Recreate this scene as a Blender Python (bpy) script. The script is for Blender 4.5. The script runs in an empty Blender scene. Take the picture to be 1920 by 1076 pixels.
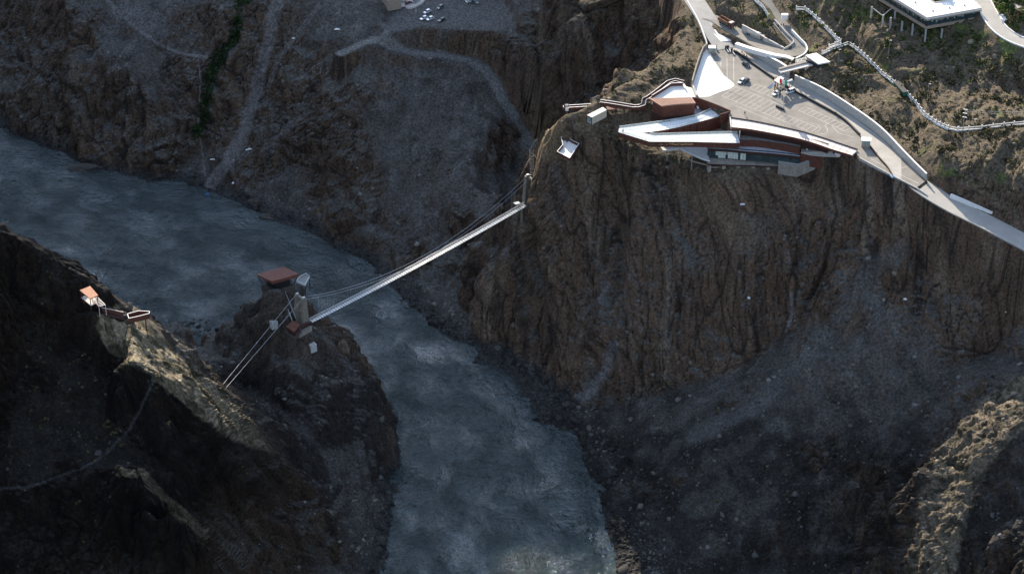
import bpy, bmesh, math, random
import numpy as np
from mathutils import Vector, Matrix
from mathutils.geometry import delaunay_2d_cdt
random.seed(7); RNG = np.random.default_rng(7)
SC = bpy.context.scene; COL = SC.collection
R = math.radians
# ------------------------------------------------------------------ camera model (1920 px photograph)
PITCH, FPX, ZC = R(34.2), 5000.0, 692.0
def HZ(z): return z if z >= 110 else 110-(110-z)*1.15          # surveyed heights below the plateau are stretched to the river
def ZU(z): return np.where(z >= 110, z, 110-(110-z)/1.15)
WATER = HZ(0)
def W(px, py, Z):
    """the point of surveyed height Z seen at pixel (px, py) of the photograph"""
    Z = HZ(Z)
    u = (px-960)/FPX; v = (538-py)/FPX
    c, s = math.cos(PITCH), math.sin(PITCH)
    dx, dy, dz = u, c+s*v, -s+c*v
    t = (Z-ZC)/dz
    return Vector((dx*t, dy*t, Z))
def P2(X, Y, Z):
    """world (arrays) -> pixel, for painting soil and light masks where the ground really lies"""
    c, s = math.cos(PITCH), math.sin(PITCH)
    f = c*Y - s*(Z-ZC); up = s*Y + c*(Z-ZC)
    return 960+FPX*X/f, 538-FPX*up/f
cam = bpy.data.cameras.new('camera'); co = bpy.data.objects.new('camera', cam); COL.objects.link(co)
co.location = (0, 0, ZC); co.rotation_euler = (math.pi/2-PITCH, 0, 0)
cam.sensor_width = 36; cam.lens = 36*FPX/1920; cam.clip_start = 5; cam.clip_end = 9000
SC.camera = co
# ------------------------------------------------------------------ light
SUN_EL = R(23); SUN_H = Vector((-.27, .963, 0)).normalized()
SUND = Vector((SUN_H.x*math.cos(SUN_EL), SUN_H.y*math.cos(SUN_EL), math.sin(SUN_EL)))
sl = bpy.data.lights.new('sun', 'SUN'); so = bpy.data.objects.new('sun', sl); COL.objects.link(so)
sl.energy = 4.4; sl.angle = R(.42); sl.color = (1, .87, .7)
so.rotation_euler = SUND.to_track_quat('Z', 'Y').to_euler(); so.location = (-300, 1500, 900)
wd = bpy.data.worlds.new('World'); SC.world = wd; wd.use_nodes = True
nt = wd.node_tree; sk = nt.nodes.new('ShaderNodeTexSky'); sk.sky_type = 'NISHITA'; sk.sun_disc = False
sk.sun_elevation = SUN_EL; sk.sun_rotation = math.atan2(SUN_H.x, SUN_H.y); sk.altitude = 2500
sk.air_density = 1.2; sk.dust_density = 1.6; sk.ozone_density = .8
bg = nt.nodes['Background']; bg.inputs[1].default_value = .15
hs = nt.nodes.new('ShaderNodeHueSaturation'); hs.inputs['Saturation'].default_value = .78; nt.links.new(sk.outputs[0], hs.inputs['Color'])
# a bank of sunlit cloud low in the north-west: what the upstream reach of the river mirrors
tc = nt.nodes.new('ShaderNodeTexCoord'); dt = nt.nodes.new('ShaderNodeVectorMath'); dt.operation = 'DOT_PRODUCT'
cd_ = Vector((math.sin(R(-12))*math.cos(R(30)), math.cos(R(-12))*math.cos(R(30)), math.sin(R(30)))); dt.inputs[1].default_value = cd_
nt.links.new(tc.outputs['Generated'], dt.inputs[0])
m1 = nt.nodes.new('ShaderNodeMapRange'); m1.interpolation_type = 'SMOOTHSTEP'; m1.inputs[1].default_value = math.cos(R(8)); m1.inputs[2].default_value = math.cos(R(2)); nt.links.new(dt.outputs['Value'], m1.inputs[0])
nz = nt.nodes.new('ShaderNodeTexNoise'); nz.inputs['Scale'].default_value = 9; nz.inputs['Detail'].default_value = 5; nt.links.new(tc.outputs['Generated'], nz.inputs['Vector'])
m2 = nt.nodes.new('ShaderNodeMapRange'); m2.inputs[1].default_value = .38; m2.inputs[2].default_value = .62; m2.inputs[3].default_value = .35; nt.links.new(nz.outputs[0], m2.inputs[0])
mm = nt.nodes.new('ShaderNodeMath'); mm.operation = 'MULTIPLY'; nt.links.new(m1.outputs[0], mm.inputs[0]); nt.links.new(m2.outputs[0], mm.inputs[1])
ma = nt.nodes.new('ShaderNodeMath'); ma.operation = 'MULTIPLY_ADD'; ma.inputs[1].default_value = 6.5; ma.inputs[2].default_value = 1; nt.links.new(mm.outputs[0], ma.inputs[0])
vs = nt.nodes.new('ShaderNodeVectorMath'); vs.operation = 'SCALE'; nt.links.new(hs.outputs[0], vs.inputs[0]); nt.links.new(ma.outputs[0], vs.inputs['Scale'])
nt.links.new(vs.outputs[0], bg.inputs[0])
SC.view_settings.view_transform = 'Standard'; SC.view_settings.look = 'None'; SC.view_settings.exposure = 1.5
SC.cycles.use_denoising = True; SC.cycles.max_bounces = 6; SC.cycles.diffuse_bounces = 3
SC.cycles.volume_bounces = 0; SC.cycles.transparent_max_bounces = 12
# ------------------------------------------------------------------ noise
_pm = RNG.permutation(256).astype(np.int32); _pm = np.concatenate([_pm, _pm, _pm])
_g = RNG.normal(size=(256, 3)).astype(np.float32); _g /= np.linalg.norm(_g, axis=1)[:, None]
def perlin(x, y, z):
    x = np.asarray(x, np.float32); y = np.asarray(y, np.float32); z = np.asarray(z, np.float32)
    xi = np.floor(x).astype(np.int32); yi = np.floor(y).astype(np.int32); zi = np.floor(z).astype(np.int32)
    xf = x-xi; yf = y-yi; zf = z-zi; xi &= 255; yi &= 255; zi &= 255
    fx = xf*xf*xf*(xf*(xf*6-15)+10); fy = yf*yf*yf*(yf*(yf*6-15)+10); fz = zf*zf*zf*(zf*(zf*6-15)+10)
    out = 0
    for a in (0, 1):
        for b in (0, 1):
            for c in (0, 1):
                h = _pm[_pm[_pm[xi+a]+yi+b]+zi+c]
                d = _g[h, 0]*(xf-a)+_g[h, 1]*(yf-b)+_g[h, 2]*(zf-c)
                out = out + d*(fx if a else 1-fx)*(fy if b else 1-fy)*(fz if c else 1-fz)
    return out*1.5
def fbm(x, y, z, n=4, ridged=False, gain=.5):
    s = 0; a = 1; t = 0
    for i in range(n):
        p = perlin(x+17.3*i, y-9.1*i, z+3.7*i)
        s = s + a*((1-2*np.abs(p)) if ridged else p); t += a
        a *= gain; x, y, z = x*2.03, y*2.03, z*2.03
    return s/t
def sstep(a, b, x):
    t = np.clip((x-a)/(b-a), 0, 1); return t*t*(3-2*t)
def seg_dist(X, Y, pts, vals=None):
    """distance from grid points to a polyline (and the value carried along it)"""
    best = np.full(X.shape, 1e9, np.float32); val = np.zeros(X.shape, np.float32)
    for i in range(len(pts)-1):
        ax, ay = pts[i][0], pts[i][1]; bx, by = pts[i+1][0], pts[i+1][1]
        L = (bx-ax)**2+(by-ay)**2+1e-9
        t = np.clip(((X-ax)*(bx-ax)+(Y-ay)*(by-ay))/L, 0, 1)
        d = np.hypot(X-ax-t*(bx-ax), Y-ay-t*(by-ay))
        m = d < best; best = np.where(m, d, best)
        if vals is not None: val = np.where(m, vals[i]+t*(vals[i+1]-vals[i]), val)
    return best, val
def inside(X, Y, poly):
    r = np.zeros(X.shape, bool); n = len(poly)
    for i in range(n):
        x1, y1 = poly[i][0], poly[i][1]; x2, y2 = poly[(i+1) % n][0], poly[(i+1) % n][1]
        if y1 == y2: continue
        c = (y1 > Y) != (y2 > Y)
        r ^= c & (X < (x2-x1)*(Y-y1)/(y2-y1)+x1)
    return r
def poly_sd(X, Y, poly):
    d, _ = seg_dist(X, Y, list(poly)+[poly[0]])
    return np.where(inside(X, Y, poly), -d, d)
# ------------------------------------------------------------------ survey of the gorge: pixel + height -> ground
def chain(s): return [tuple(map(float, t.split(','))) for t in s.split()]
SURVEY = [chain(s) for s in '''
-120,215,0 -60,228,0 0,238,0 40,255,0 75,275,0 150,300,0 200,318,0 300,335,0 385,352,0 400,360,0 455,380,0 490,405,0 520,415,0 580,430,0 625,460,0 690,490,0 730,535,0 790,590,0 800,612,0 880,645,0 965,660,0 1000,692,0 1050,748,0 1075,790,0 1095,850,0 1120,900,0 1140,950,0 1150,1010,0 1150,1076,0 1140,1180,0
-120,300,-6 60,340,-6 200,400,-6 350,450,-6 480,500,-6 600,540,-6 690,600,-6 780,690,-6 850,780,-6 900,880,-6 930,980,-6 950,1090,-6 950,1200,-6
-160,430,0 -60,445,0 40,490,0 120,550,0 200,610,0 290,650,0 370,685,0 430,640,0 450,600,0 520,565,0 600,585,0 645,655,0 668,695,0 722,750,0 742,820,0 740,905,0 730,985,0 708,1076,0 690,1180,0
-160,380,150 0,415,140 25,445,135 70,460,130 105,510,122 140,540,116 165,562,111 200,590,105 235,598,101 280,600,96 330,640,86 370,655,80 400,690,72 420,712,66 470,760,56 500,788,50 525,795,47
235,660,104 255,675,101 280,690,98 315,720,90 350,750,82 375,768,76 400,785,70 440,802,60 480,817,52
60,560,112 60,650,100 60,760,88 60,860,80 150,620,97 150,720,88
200,720,84 200,800,77 0,600,112 0,800,86
0,918,78 60,910,78 150,880,76 200,850,76 240,810,77 262,770,83 285,725,93
330,800,77 400,850,61 450,900,49 480,850,47 530,830,40 560,900,27 600,1000,18 640,1076,8 500,980,30
215,885,80 245,870,83 262,884,81 300,925,74 340,965,68 385,1005,60
240,886,86.5 262,899,84.5 303,939,77.5 343,979,71.5
1930,790,80 1870,830,73 1815,900,62 1785,985,54 1760,1070,45
330,895,66 420,980,36 470,1076,22 300,1076,44 150,1000,58 0,1000,68 0,1076,58 550,1076,14 150,940,67
-160,600,135 -160,900,105 -160,1180,70 0,1200,38 300,1200,26 600,1200,4
488,546,65 503,542,71 530,540,71.5 546,538,65 562,537,60 578,534,58.5 592,543,56 603,560,51 613,582,43 622,604,38 570,545,58
478,549,60 440,587,50 400,628,35 376,655,26 470,600,55 430,640,38
565,607,58 540,614,57 588,603,53 603,596,49 600,624,53 515,628,55 587,658,50 622,650,46 640,655,38 545,575,60
560,682,46 480,642,49 440,640,43 430,682,38 470,722,29 618,700,42 622,742,24 590,720,36
650,668,36 690,690,31 712,705,26 716,790,14 680,760,24 700,850,14 722,930,4
440,725,31 500,762,29 560,800,26 600,860,20 640,930,13 660,1000,8 685,1070,2
390,250,14 390,100,42 390,0,60 550,300,16 550,150,42 550,0,66 700,300,28 700,180,45 700,75,62 640,380,12
150,200,22 150,80,42 150,0,54 270,200,28 270,60,48 60,150,22 60,50,36 0,150,14 0,48,30 10,20,36 22,0,40 50,-60,50
-80,60,6 -60,20,-3 -20,-30,-4 20,-60,-3 60,-110,0
700,62,63 740,60,64 800,48,64 860,55,64 930,55,64 960,48,65 970,30,66 940,0,67 860,-15,67 760,-10,67 720,30,66
740,105,56 800,110,54 900,100,54 880,112,53 920,145,48 945,190,42 975,225,36 990,270,28 970,330,20
760,180,44 830,250,38 850,330,32 900,270,38 740,400,16 800,420,18 850,460,14 880,400,26 930,380,32 950,440,16
860,560,5 900,620,4 930,640,4 850,620,2 800,540,5
970,330,22 1000,285,32 1040,235,45 1080,205,54 1140,165,64
1000,110,58 1040,172,57 1100,182,60 1180,140,75 1250,80,92
975,60,66 1000,75,72 1040,60,84 1080,35,92 1130,10,97 1200,-10,103 1280,-30,113
1010,20,80 1060,-30,96
985,402,56 996,384,56 1013,376,57 1017,342,61 1009,300,68 1004,265,80 1016,245,90 1040,225,100 1060,212,103 1110,192,105.5 1150,165,105 1185,148,107 1220,120,107 1255,90,109 1285,60,111 1303,40,112 1283,10,114 1265,-30,116
1030,318,79 1050,303,86 1070,302,88 1100,272,94 1130,257,97 1165,262,97 1200,278,96 1240,294,95 1290,312,94 1340,318,96.5 1400,320,96.3 1470,320,95.5 1540,316,97 1590,306,103 1620,318,106 1660,340,107 1700,362,107 1740,384,106 1790,420,104 1850,455,102 1920,492,100 2030,545,97
1310,130,109 1330,150,109 1400,190,109 1500,235,109 1600,280,109 1640,290,109 1700,330,108.5 1780,380,107.5 1860,415,106 1920,445,105 2000,490,104
1217,195,104 1250,235,97 1300,240,97 1180,240,97 1150,215,101 1350,240,97 1290,205,100
945,642,3 965,658,2 1000,690,2 1030,732,2 1060,767,3 1110,767,7 1200,747,16 1290,717,26 1370,700,32 1440,660,40 1480,620,47 1530,560,58 1580,490,72 1620,450,84
1300,850,22 1400,800,34 1500,740,45 1600,650,60 1700,560,74 1780,500,84 1850,550,84 1920,600,77 1200,900,11
1980,600,72 1920,628,67 1800,692,59 1700,762,49 1600,850,37 1500,940,26 1380,1020,14 1250,1076,6
2000,660,76 1920,702,77 1850,745,70 1780,850,59 1750,950,52 1730,1060,43
1700,850,47 1650,950,35 1600,1000,18 1600,1076,10 1400,1076,6
1990,840,58 1990,840,78 1935,875,71 1885,935,61 1850,1005,52 1828,1072,43 1960,1000,64 1915,1065,57
1300,1180,2 1600,1180,16 1900,1180,32 2050,1180,45
1487,141,113 1564,179,113 1614,209,113 1665,251,112.5 1698,290,112 1748,336,111 1800,372,109.5 1860,402,108 1920,427,107 2000,465,106
1541,102,117 1560,93,118 1591,84,118 1627,114,118 1652,140,118 1678,160,118 1701,180,118 1733,219,117.5 1778,245,121 1841,241,124 1920,235,125.5 2050,235,127
1745,284,116.5 1766,292,118.5 1790,302,120 1850,314,121.5 1920,332,122 2010,348,122
1600,40,124 1640,100,123 1700,120,122 1733,88,125 1764,80,127 1709,70,127 1650,45,128 1640,0,132 1800,62,131 1850,82,132 1920,112,132 1840,150,124 1920,180,122
1836,0,137 1850,30,136.5 1870,55,136 1900,75,135.5 1940,92,135 2050,130,134
1640,-60,140 1800,-60,143 1920,0,139 1920,-80,145 2050,0,144 2050,-80,150 1500,-60,128 1560,0,126
1430,0,120 1460,45,117.5 1490,75,116 1505,92,115.5 1490,104,115 1440,95,113.5 1400,75,113 1360,50,113 1335,30,113.6 1420,-30,122
1390,30,119 1420,45,119 1440,70,117.5 1350,10,117
1480,50,118.5 1530,70,119 1550,85,118.5 1471,35,119.5 1493,19,121.5 1509,17,122 1541,48,121 1573,80,119
'''.strip().splitlines()]
pts = []
for ch in SURVEY:
    w = [W(*c) for c in ch]
    for i, p in enumerate(w):
        pts.append(p)
        if i+1 < len(w):
            q = w[i+1]; L = (q.xy-p.xy).length
            if L < 70:
                for k in range(1, int(L/5)): pts.append(p.lerp(q, k/int(L/5)))
for x, y, z in ((-420, 690, 95), (-420, 900, 160), (-420, 1080, 30), (-420, 1250, -4), (-420, 1500, 0), (420, 690, 60), (420, 880, 110), (420, 1050, 150),
                (420, 1300, 190), (-230, 1290, 66), (-130, 1290, 85), (-40, 1290, 98), (40, 1290, 112), (110, 1290, 125), (420, 1500, 200), (0, 1500, 140), (-200, 1500, 60), (200, 1500, 170), (0, 640, -6), (-200, 640, 40), (200, 640, 30), (-420, 600, 80), (420, 600, 50), (0, 600, -6)):
    pts.append(Vector((x, y, HZ(z))))
v2, _, f2, ov, _, _ = delaunay_2d_cdt([p.xy for p in pts], [], [], 0, .05)
zz = [pts[o[0]].z for o in ov]
H0, X0, Y0 = 2.0, -400, 640
NXB, NYB = 401, 331
base = np.full((NYB, NXB), np.nan, np.float32)
for f in f2:
    (x1, y1), (x2, y2), (x3, y3) = (v2[i] for i in f); z1, z2, z3 = (zz[i] for i in f)
    i0 = max(0, int((min(x1, x2, x3)-X0)/H0)); i1 = min(NXB-1, int((max(x1, x2, x3)-X0)/H0)+1)
    j0 = max(0, int((min(y1, y2, y3)-Y0)/H0)); j1 = min(NYB-1, int((max(y1, y2, y3)-Y0)/H0)+1)
    if i1 < i0 or j1 < j0: continue
    gx, gy = np.meshgrid(X0+H0*np.arange(i0, i1+1), Y0+H0*np.arange(j0, j1+1))
    D = (y2-y3)*(x1-x3)+(x3-x2)*(y1-y3)
    if abs(D) < 1e-9: continue
    a = ((y2-y3)*(gx-x3)+(x3-x2)*(gy-y3))/D; b = ((y3-y1)*(gx-x3)+(x1-x3)*(gy-y3))/D; c = 1-a-b
    m = (a >= -1e-6) & (b >= -1e-6) & (c >= -1e-6)
    sub = base[j0:j1+1, i0:i1+1]; sub[m] = (a*z1+b*z2+c*z3)[m]
base = np.nan_to_num(base, nan=0)
def blur(a, n):
    for _ in range(n):
        p = np.pad(a, 1, mode='edge'); a = (p[:-2, 1:-1]+2*p[1:-1, 1:-1]+p[2:, 1:-1])/4
        p = np.pad(a, 1, mode='edge'); a = (p[1:-1, :-2]+2*p[1:-1, 1:-1]+p[1:-1, 2:])/4
    return a
base = blur(base, 1)
def bil(a, X, Y):
    u = np.clip((X-X0)/H0, 0, NXB-1.001); v = np.clip((Y-Y0)/H0, 0, NYB-1.001)
    i = u.astype(int); j = v.astype(int); fu = u-i; fv = v-j
    return (a[j, i]*(1-fu)+a[j, i+1]*fu)*(1-fv)+(a[j+1, i]*(1-fu)+a[j+1, i+1]*fu)*fv
# denser rows where the ground is steep, so cliffs carry as many points as flats
NX, NY = 980, 1400
XS = np.linspace(-305, 305, NX)
sm = blur(base, 5)
yb = np.linspace(690, 1292, 1400)
GX, GY = np.meshgrid(XS, yb)
zs = bil(sm, GX, GY)
ds = np.sqrt((yb[1]-yb[0])**2+(1.15*np.diff(zs, axis=0))**2)
arc = np.vstack([np.zeros((1, NX)), np.cumsum(ds, axis=0)]); arc /= arc[-1:]
k = np.ones(25)/25
arc = np.apply_along_axis(lambda r: np.convolve(np.pad(r, 12, mode='edge'), k, 'valid'), 1, arc)
q = np.linspace(0, 1, NY)
TY = np.stack([np.interp(q, arc[:, i], yb) for i in range(NX)], axis=1)
TX = np.broadcast_to(XS, TY.shape).copy()
TZ = bil(base, TX, TY)
# ------------------------------------------------------------------ made ground: pavement levels cut into the terrain
ROADS = {   # name: (half width, [(px, py, Z) along the middle])
    'main': (4.6, chain('1270,-45,117.2 1296,-8,115.4 1318,25,114 1332,48,112.8 1346,72,111.3 1360,92,110.1')),
    'ramp': (3.2, chain('1418,-25,122 1432,0,120.2 1449,26,118.4 1470,52,117 1490,75,115.9 1499,90,115.2 1487,99,114.7 1462,97,114.2 1430,86,113.6 1400,70,113.2 1372,55,113 1345,38,113.2 1322,30,113.6')),
    'upper': (3.4, chain('1826,-22,137.6 1842,2,137 1856,28,136.5 1872,52,136 1896,70,135.5 1925,82,135.2 1975,98,135')),
    'track': (2.2, chain('640,100,57 700,72,62 722,66,62.5 700,64,63')),
    'dirt': (2.4, chain('705,74,61 735,88,58.5 780,98,56 830,103,54.5 880,113,52.5 908,130,50 925,150,47 943,188,42 968,222,36.5 985,250,31 992,275,27.5')),
}
PLAZA = [W(*c, 110) for c in [(1310,183),(1297,160),(1321,96),(1333,82),(1352,76),(1385,88),(1440,120),(1487,151),(1541,180),(1600,219),(1650,256),(1690,295),(1735,340),(1718,352),(1660,322),(1612,296),(1605,287),(1560,271),(1500,253),(1440,239),(1371,229),(1365,212),(1330,194)]]
ROADR = [W(*c) for c in [(1690,295,110),(1735,340,109.6),(1790,375,108.6),(1850,402,107.3),(1920,438,106),(2010,484,104.5),(1990,506,104),(1920,468,105.4),(1850,430,106.6),(1790,398,108),(1735,366,109.2),(1690,336,110)]]
PARK = [W(*c, 64) for c in [(722,62),(745,58),(800,47),(850,53),(900,56),(945,54),(962,44),(950,20),(925,-20),(760,-30),(735,20)]]
Wl_ = lambda ln: [W(*c) for c in ln]
FENCES = [chain(s_) for s_ in ('1493,20,121.2 1509,19,121.7 1530,37,121 1551,58,120.2 1573,80,119', '1541,104,117.2 1560,95,118 1576,90,118 1591,85,118',
    '1591,85,118 1609,98,118 1627,114,118 1652,140,118 1678,160,118', '1701,180,118 1717,198,117.8 1733,219,118.3 1755,234,119.5 1778,245,121 1795,247,122',
    '1797,247,122 1816,245,123 1841,242,124 1882,238,124.8 1920,235,125.5 1990,232,126.5', '1404,-12,122 1414,2,121 1430,16,120 1440,33,118.6', '1554,92,118 1565,88,118.2 1576,82.5,118.4')]
def carve(X, Y, Z):
    paved = np.zeros(X.shape, np.float32)
    def put(sd, lev, w, drop=.28):
        nonlocal Z, paved
        m = 1-sstep(0, w, sd); Z = Z*(1-m)+(lev-drop)*m; paved = np.maximum(paved, 1-sstep(0, .6, sd))
    for nm, (hw, ln) in ROADS.items():
        w = [W(*c) for c in ln]
        d, lv = seg_dist(X, Y, w, [p.z for p in w])
        put(d-hw-.8, lv, 3.2 if nm != 'dirt' else 5, .28 if nm not in ('track',) else .05)
    for ln in FENCES:
        w = [W(*c) for c in ln]; d, lv = seg_dist(X, Y, w, [p.z for p in w]); m = 1-sstep(1.0, 5.0, d); Z = Z*(1-m)+lv*m
    w = [(p.x, p.y) for p in ROADR]
    d, lv = seg_dist(X, Y, ROADR[:6], [p.z for p in ROADR[:6]])
    put(poly_sd(X, Y, w)-.4, lv, 2.2)
    put(poly_sd(X, Y, PLAZA)-.3, 110, 1.6)
    put(poly_sd(X, Y, PARK), HZ(64), 4, .2)
    return Z, paved
_, PAVED = carve(TX, TY, TZ.copy())
near_paved = np.zeros(TX.shape, np.float32)
for poly in (PLAZA, ROADR): near_paved = np.maximum(near_paved, 1-sstep(0, 12, poly_sd(TX, TY, poly)))
for nm, (hw, ln) in ROADS.items():
    d, _ = seg_dist(TX, TY, [W(*c) for c in ln]); near_paved = np.maximum(near_paved, 1-sstep(hw, hw+9, d))
near_paved = np.maximum(near_paved, 1-sstep(0, 12, poly_sd(TX, TY, PARK)))
def grads(X, Y, Z):
    P = np.stack([X, Y, Z], -1)
    du = np.gradient(P, axis=1); dv = np.gradient(P, axis=0)
    n = np.cross(du, dv); return n/np.linalg.norm(n, axis=-1, keepdims=True)
zsm = bil(sm, TX, TY)
N = grads(TX, TY, zsm)
steep = np.clip(np.degrees(np.arccos(np.clip(N[..., 2], -1, 1))), 0, 90)
outc = sstep(.14, .34, fbm(TX/38+5, TY/38, TZ/50, 4))*sstep(20, 30, steep)
rockm = np.maximum(sstep(36, 52, steep+9*fbm(TX/22, TY/22, TZ/22, 3)), .9*outc)
KF = .02+.52*sstep(-60, -20, TX)*sstep(1040, 1000, TY)+.2*sstep(1000, 1060, TY)
lean = 10*perlin(TX/55, TY/55, zsm/70+31)
X, Y, Z = TX+.17*zsm*sstep(-30, 10, TX)+lean, TY-KF*zsm, zsm          # plan position drawn up the fall line, so joints run down the faces
wx = 6*perlin(X/32, Y/32, Z/60); wy = 6*perlin(X/32+40, Y/32, Z/60)
big = fbm((X+wx)/34, (Y+wy)/34, Z/95, 4, True, .52)           # buttresses and gullies running down the face
mid = fbm((X+wx)/9, (Y+wy)/9, Z/34, 4, True, .55)
blk = fbm(TX/5, TY/5, Z/6, 4, False, .6)
fine = fbm(TX/2.0, TY/2.0, Z/3.4, 3, True, .6)
rill = fbm((X+2*wx)/14, (Y+wy)/40, Z/60, 3, True, .5)          # erosion rills on the talus
fis = fbm((X+.4*wx)/4.2, (Y+.4*wy)/4.2, Z/22, 3, True, .55)
d_rock = 5.6*big+2.3*mid+.6*blk+1.5*fis+.85*fine+1.0*outc
d_soft = 2.4*rill+.9*blk+.5*mid*sstep(-.1, .3, perlin(X/40, Y/40, Z/40))+.4*fine
stp = fbm((X+.6*wx)/14, (Y+.6*wy)/14, Z/75, 3, False, .5)*8
stp = (np.floor(stp)+sstep(.55, .95, stp-np.floor(stp)))/9                          # joint faces: blocks with crisp edges
led = Z/8+1.4*fbm(X/25, Y/25, Z/40+7, 3)+X/60
led = sstep(.1, .9, led-np.floor(led))-(led-np.floor(led))                           # ledges of the bedding
d_rock = d_rock+8*stp+2.6*led*sstep(-.1, .3, fbm(X/30, Y/30, Z/30+50, 2))
crk = np.minimum.reduce([np.abs(perlin((X+.7*wx)/s_, (Y+.7*wy)/s_, Z/(s_*6)+s_))*q_ for s_, q_ in ((17, 1.6), (8, 1.1), (4, 1.0))])
crk = 1-sstep(.0, .065, crk)                                                          # open joints
calm = .3+.7*sstep(-.2, .28, perlin(X/36+4, Y/36, Z/60))                             # smooth faces between the broken ones
pl_ = fbm(X/33+Z/150, Y/33, Z/110+60, 2)*4.2; pl_ = (np.floor(pl_)+sstep(.72, .97, pl_-np.floor(pl_)))/4.2
d_rock = d_rock+13*pl_-(1-calm)*(1.6*mid+1.3*fis+.5*blk+.5*fine)-1.3*crk*calm
pinm = sstep(-45, -62, TX)*sstep(850, 862, TY)*sstep(955, 940, TY)
d_rock = d_rock*(1-.5*pinm)+pinm*3.2*fbm(TX/9, TY/9, TZ/10+3, 3); d_rock = d_rock-np.average(d_rock, weights=rockm+1e-6); d_soft = d_soft-np.average(d_soft, weights=1-rockm+1e-6)
hills = sstep(111, 116, TZ)*sstep(55, 90, TX)*(1-near_paved); d_soft = d_soft+hills*(1.5*rill+.8*mid)
disp = (rockm*d_rock+(1-rockm)*d_soft)*(1-.93*near_paved); small = (.9*blk+.75*fine)*(1-.93*near_paved)
shore = 1-sstep(1, 9, np.abs(TZ-WATER)); disp *= 1-.55*shore
for (px, py, z, r) in ((520,525,72,9),(560,612,58,8),(996,374,56,14),(1065,275,86,11),(1270,235,97,22),(1400,290,97,30),(1130,205,99,12),(716,55,63,30),(165,555,111,7),(260,592,98,10),(1480,290,98,26),(1600,290,107,9)):
    c = W(px, py, z); m = 1-sstep(r*.6, r*1.3, np.hypot(TX-c.x, TY-c.y)); disp = disp*(1-.85*m)
bench, _ = seg_dist(TX, TY, Wl_([(200,610,104),(250,640,100),(300,665,95),(350,700,84),(400,740,73),(450,775,60)])); bk = 1-sstep(9, 22, bench); disp = disp*(1-.6*bk)+.7*bk*small
bench, _ = seg_dist(TX, TY, Wl_([(1920,715,79),(1850,765,73),(1785,865,62),(1755,960,54)])); bk = 1-sstep(10, 24, bench); disp = disp*(1-.2*bk)+bk*(1.9*small+1.7*mid+1.2*rill)
TX2 = TX+N[..., 0]*disp; TY2 = TY+N[..., 1]*disp; TZ2 = TZ+N[..., 2]*disp
TZ2, PAVED = carve(TX2, TY2, TZ2)
VC = dict(crk=crk, stp=stp, rock=rockm, big=big, mid=mid, blk=blk, fine=fine, rill=rill)
N2 = grads(TX2, TY2, TZ2)
STEEP2 = np.degrees(np.arccos(np.clip(N2[..., 2], -1, 1)))
def ground_z(x, y):
    """height of the finished ground at a plan point"""
    d = (TX2-x)**2+(TY2-y)**2; i = int(np.argmin(d)); return float(TZ2.flat[i])

def on_slope(px, py, z):
    """first point of the ground met along the sight line near surveyed height z"""
    for k in range(48):
        p = W(px, py, z+16-k*.7); g = ground_z(p.x, p.y)
        if g >= p.z: return Vector((p.x, p.y, g))
    return W(px, py, z)
# ------------------------------------------------------------------ materials
MATS = {}
def nodes_of(m): m.use_nodes = True; return m.node_tree, m.node_tree.nodes['Principled BSDF']
def mat(name, col, rough=.8, metal=0., var=.25, scale=1.2, bump=0., spec=.3, scale2=None, streak=None):
    if name in MATS: return MATS[name]
    m = bpy.data.materials.new(name); nt, b = nodes_of(m); MATS[name] = m
    b.inputs['Roughness'].default_value = rough; b.inputs['Metallic'].default_value = metal
    b.inputs['Specular IOR Level'].default_value = spec
    tc = nt.nodes.new('ShaderNodeTexCoord'); src = tc.outputs['Object']
    if streak:
        mp = nt.nodes.new('ShaderNodeMapping'); mp.inputs['Scale'].default_value = streak; nt.links.new(src, mp.inputs[0]); src = mp.outputs[0]
    n1 = nt.nodes.new('ShaderNodeTexNoise'); n1.inputs['Scale'].default_value = scale; n1.inputs['Detail'].default_value = 6; n1.inputs['Roughness'].default_value = .65
    nt.links.new(src, n1.inputs['Vector'])
    mr = nt.nodes.new('ShaderNodeMapRange'); mr.inputs[1].default_value = .3; mr.inputs[2].default_value = .7
    mr.inputs[3].default_value = 1-var; mr.inputs[4].default_value = 1+var; nt.links.new(n1.outputs[0], mr.inputs[0])
    mx = nt.nodes.new('ShaderNodeVectorMath'); mx.operation = 'SCALE'; mx.inputs[0].default_value = col[:3]
    nt.links.new(mr.outputs[0], mx.inputs['Scale']); nt.links.new(mx.outputs[0], b.inputs['Base Color'])
    if bump:
        bp = nt.nodes.new('ShaderNodeBump'); bp.inputs['Strength'].default_value = 1; bp.inputs['Distance'].default_value = bump
        nt.links.new(n1.outputs[0], bp.inputs['Height']); nt.links.new(bp.outputs[0], b.inputs['Normal'])
    return m
def new_obj(name, verts, faces, m=None, parent=None, smooth=False):
    me = bpy.data.meshes.new(name); me.from_pydata([tuple(v) for v in verts], [], [tuple(f) for f in faces]); me.update()
    if m is not None: me.materials.append(m)
    if smooth: me.polygons.foreach_set('use_smooth', [True]*len(me.polygons))
    o = bpy.data.objects.new(name, me); COL.objects.link(o)
    if parent: o.parent = parent
    return o
def tag(o, label=None, cat=None, group=None, kind=None):
    if label: o['label'] = label
    if cat: o['category'] = cat
    if group: o['group'] = group
    if kind: o['kind'] = kind
    return o
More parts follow.
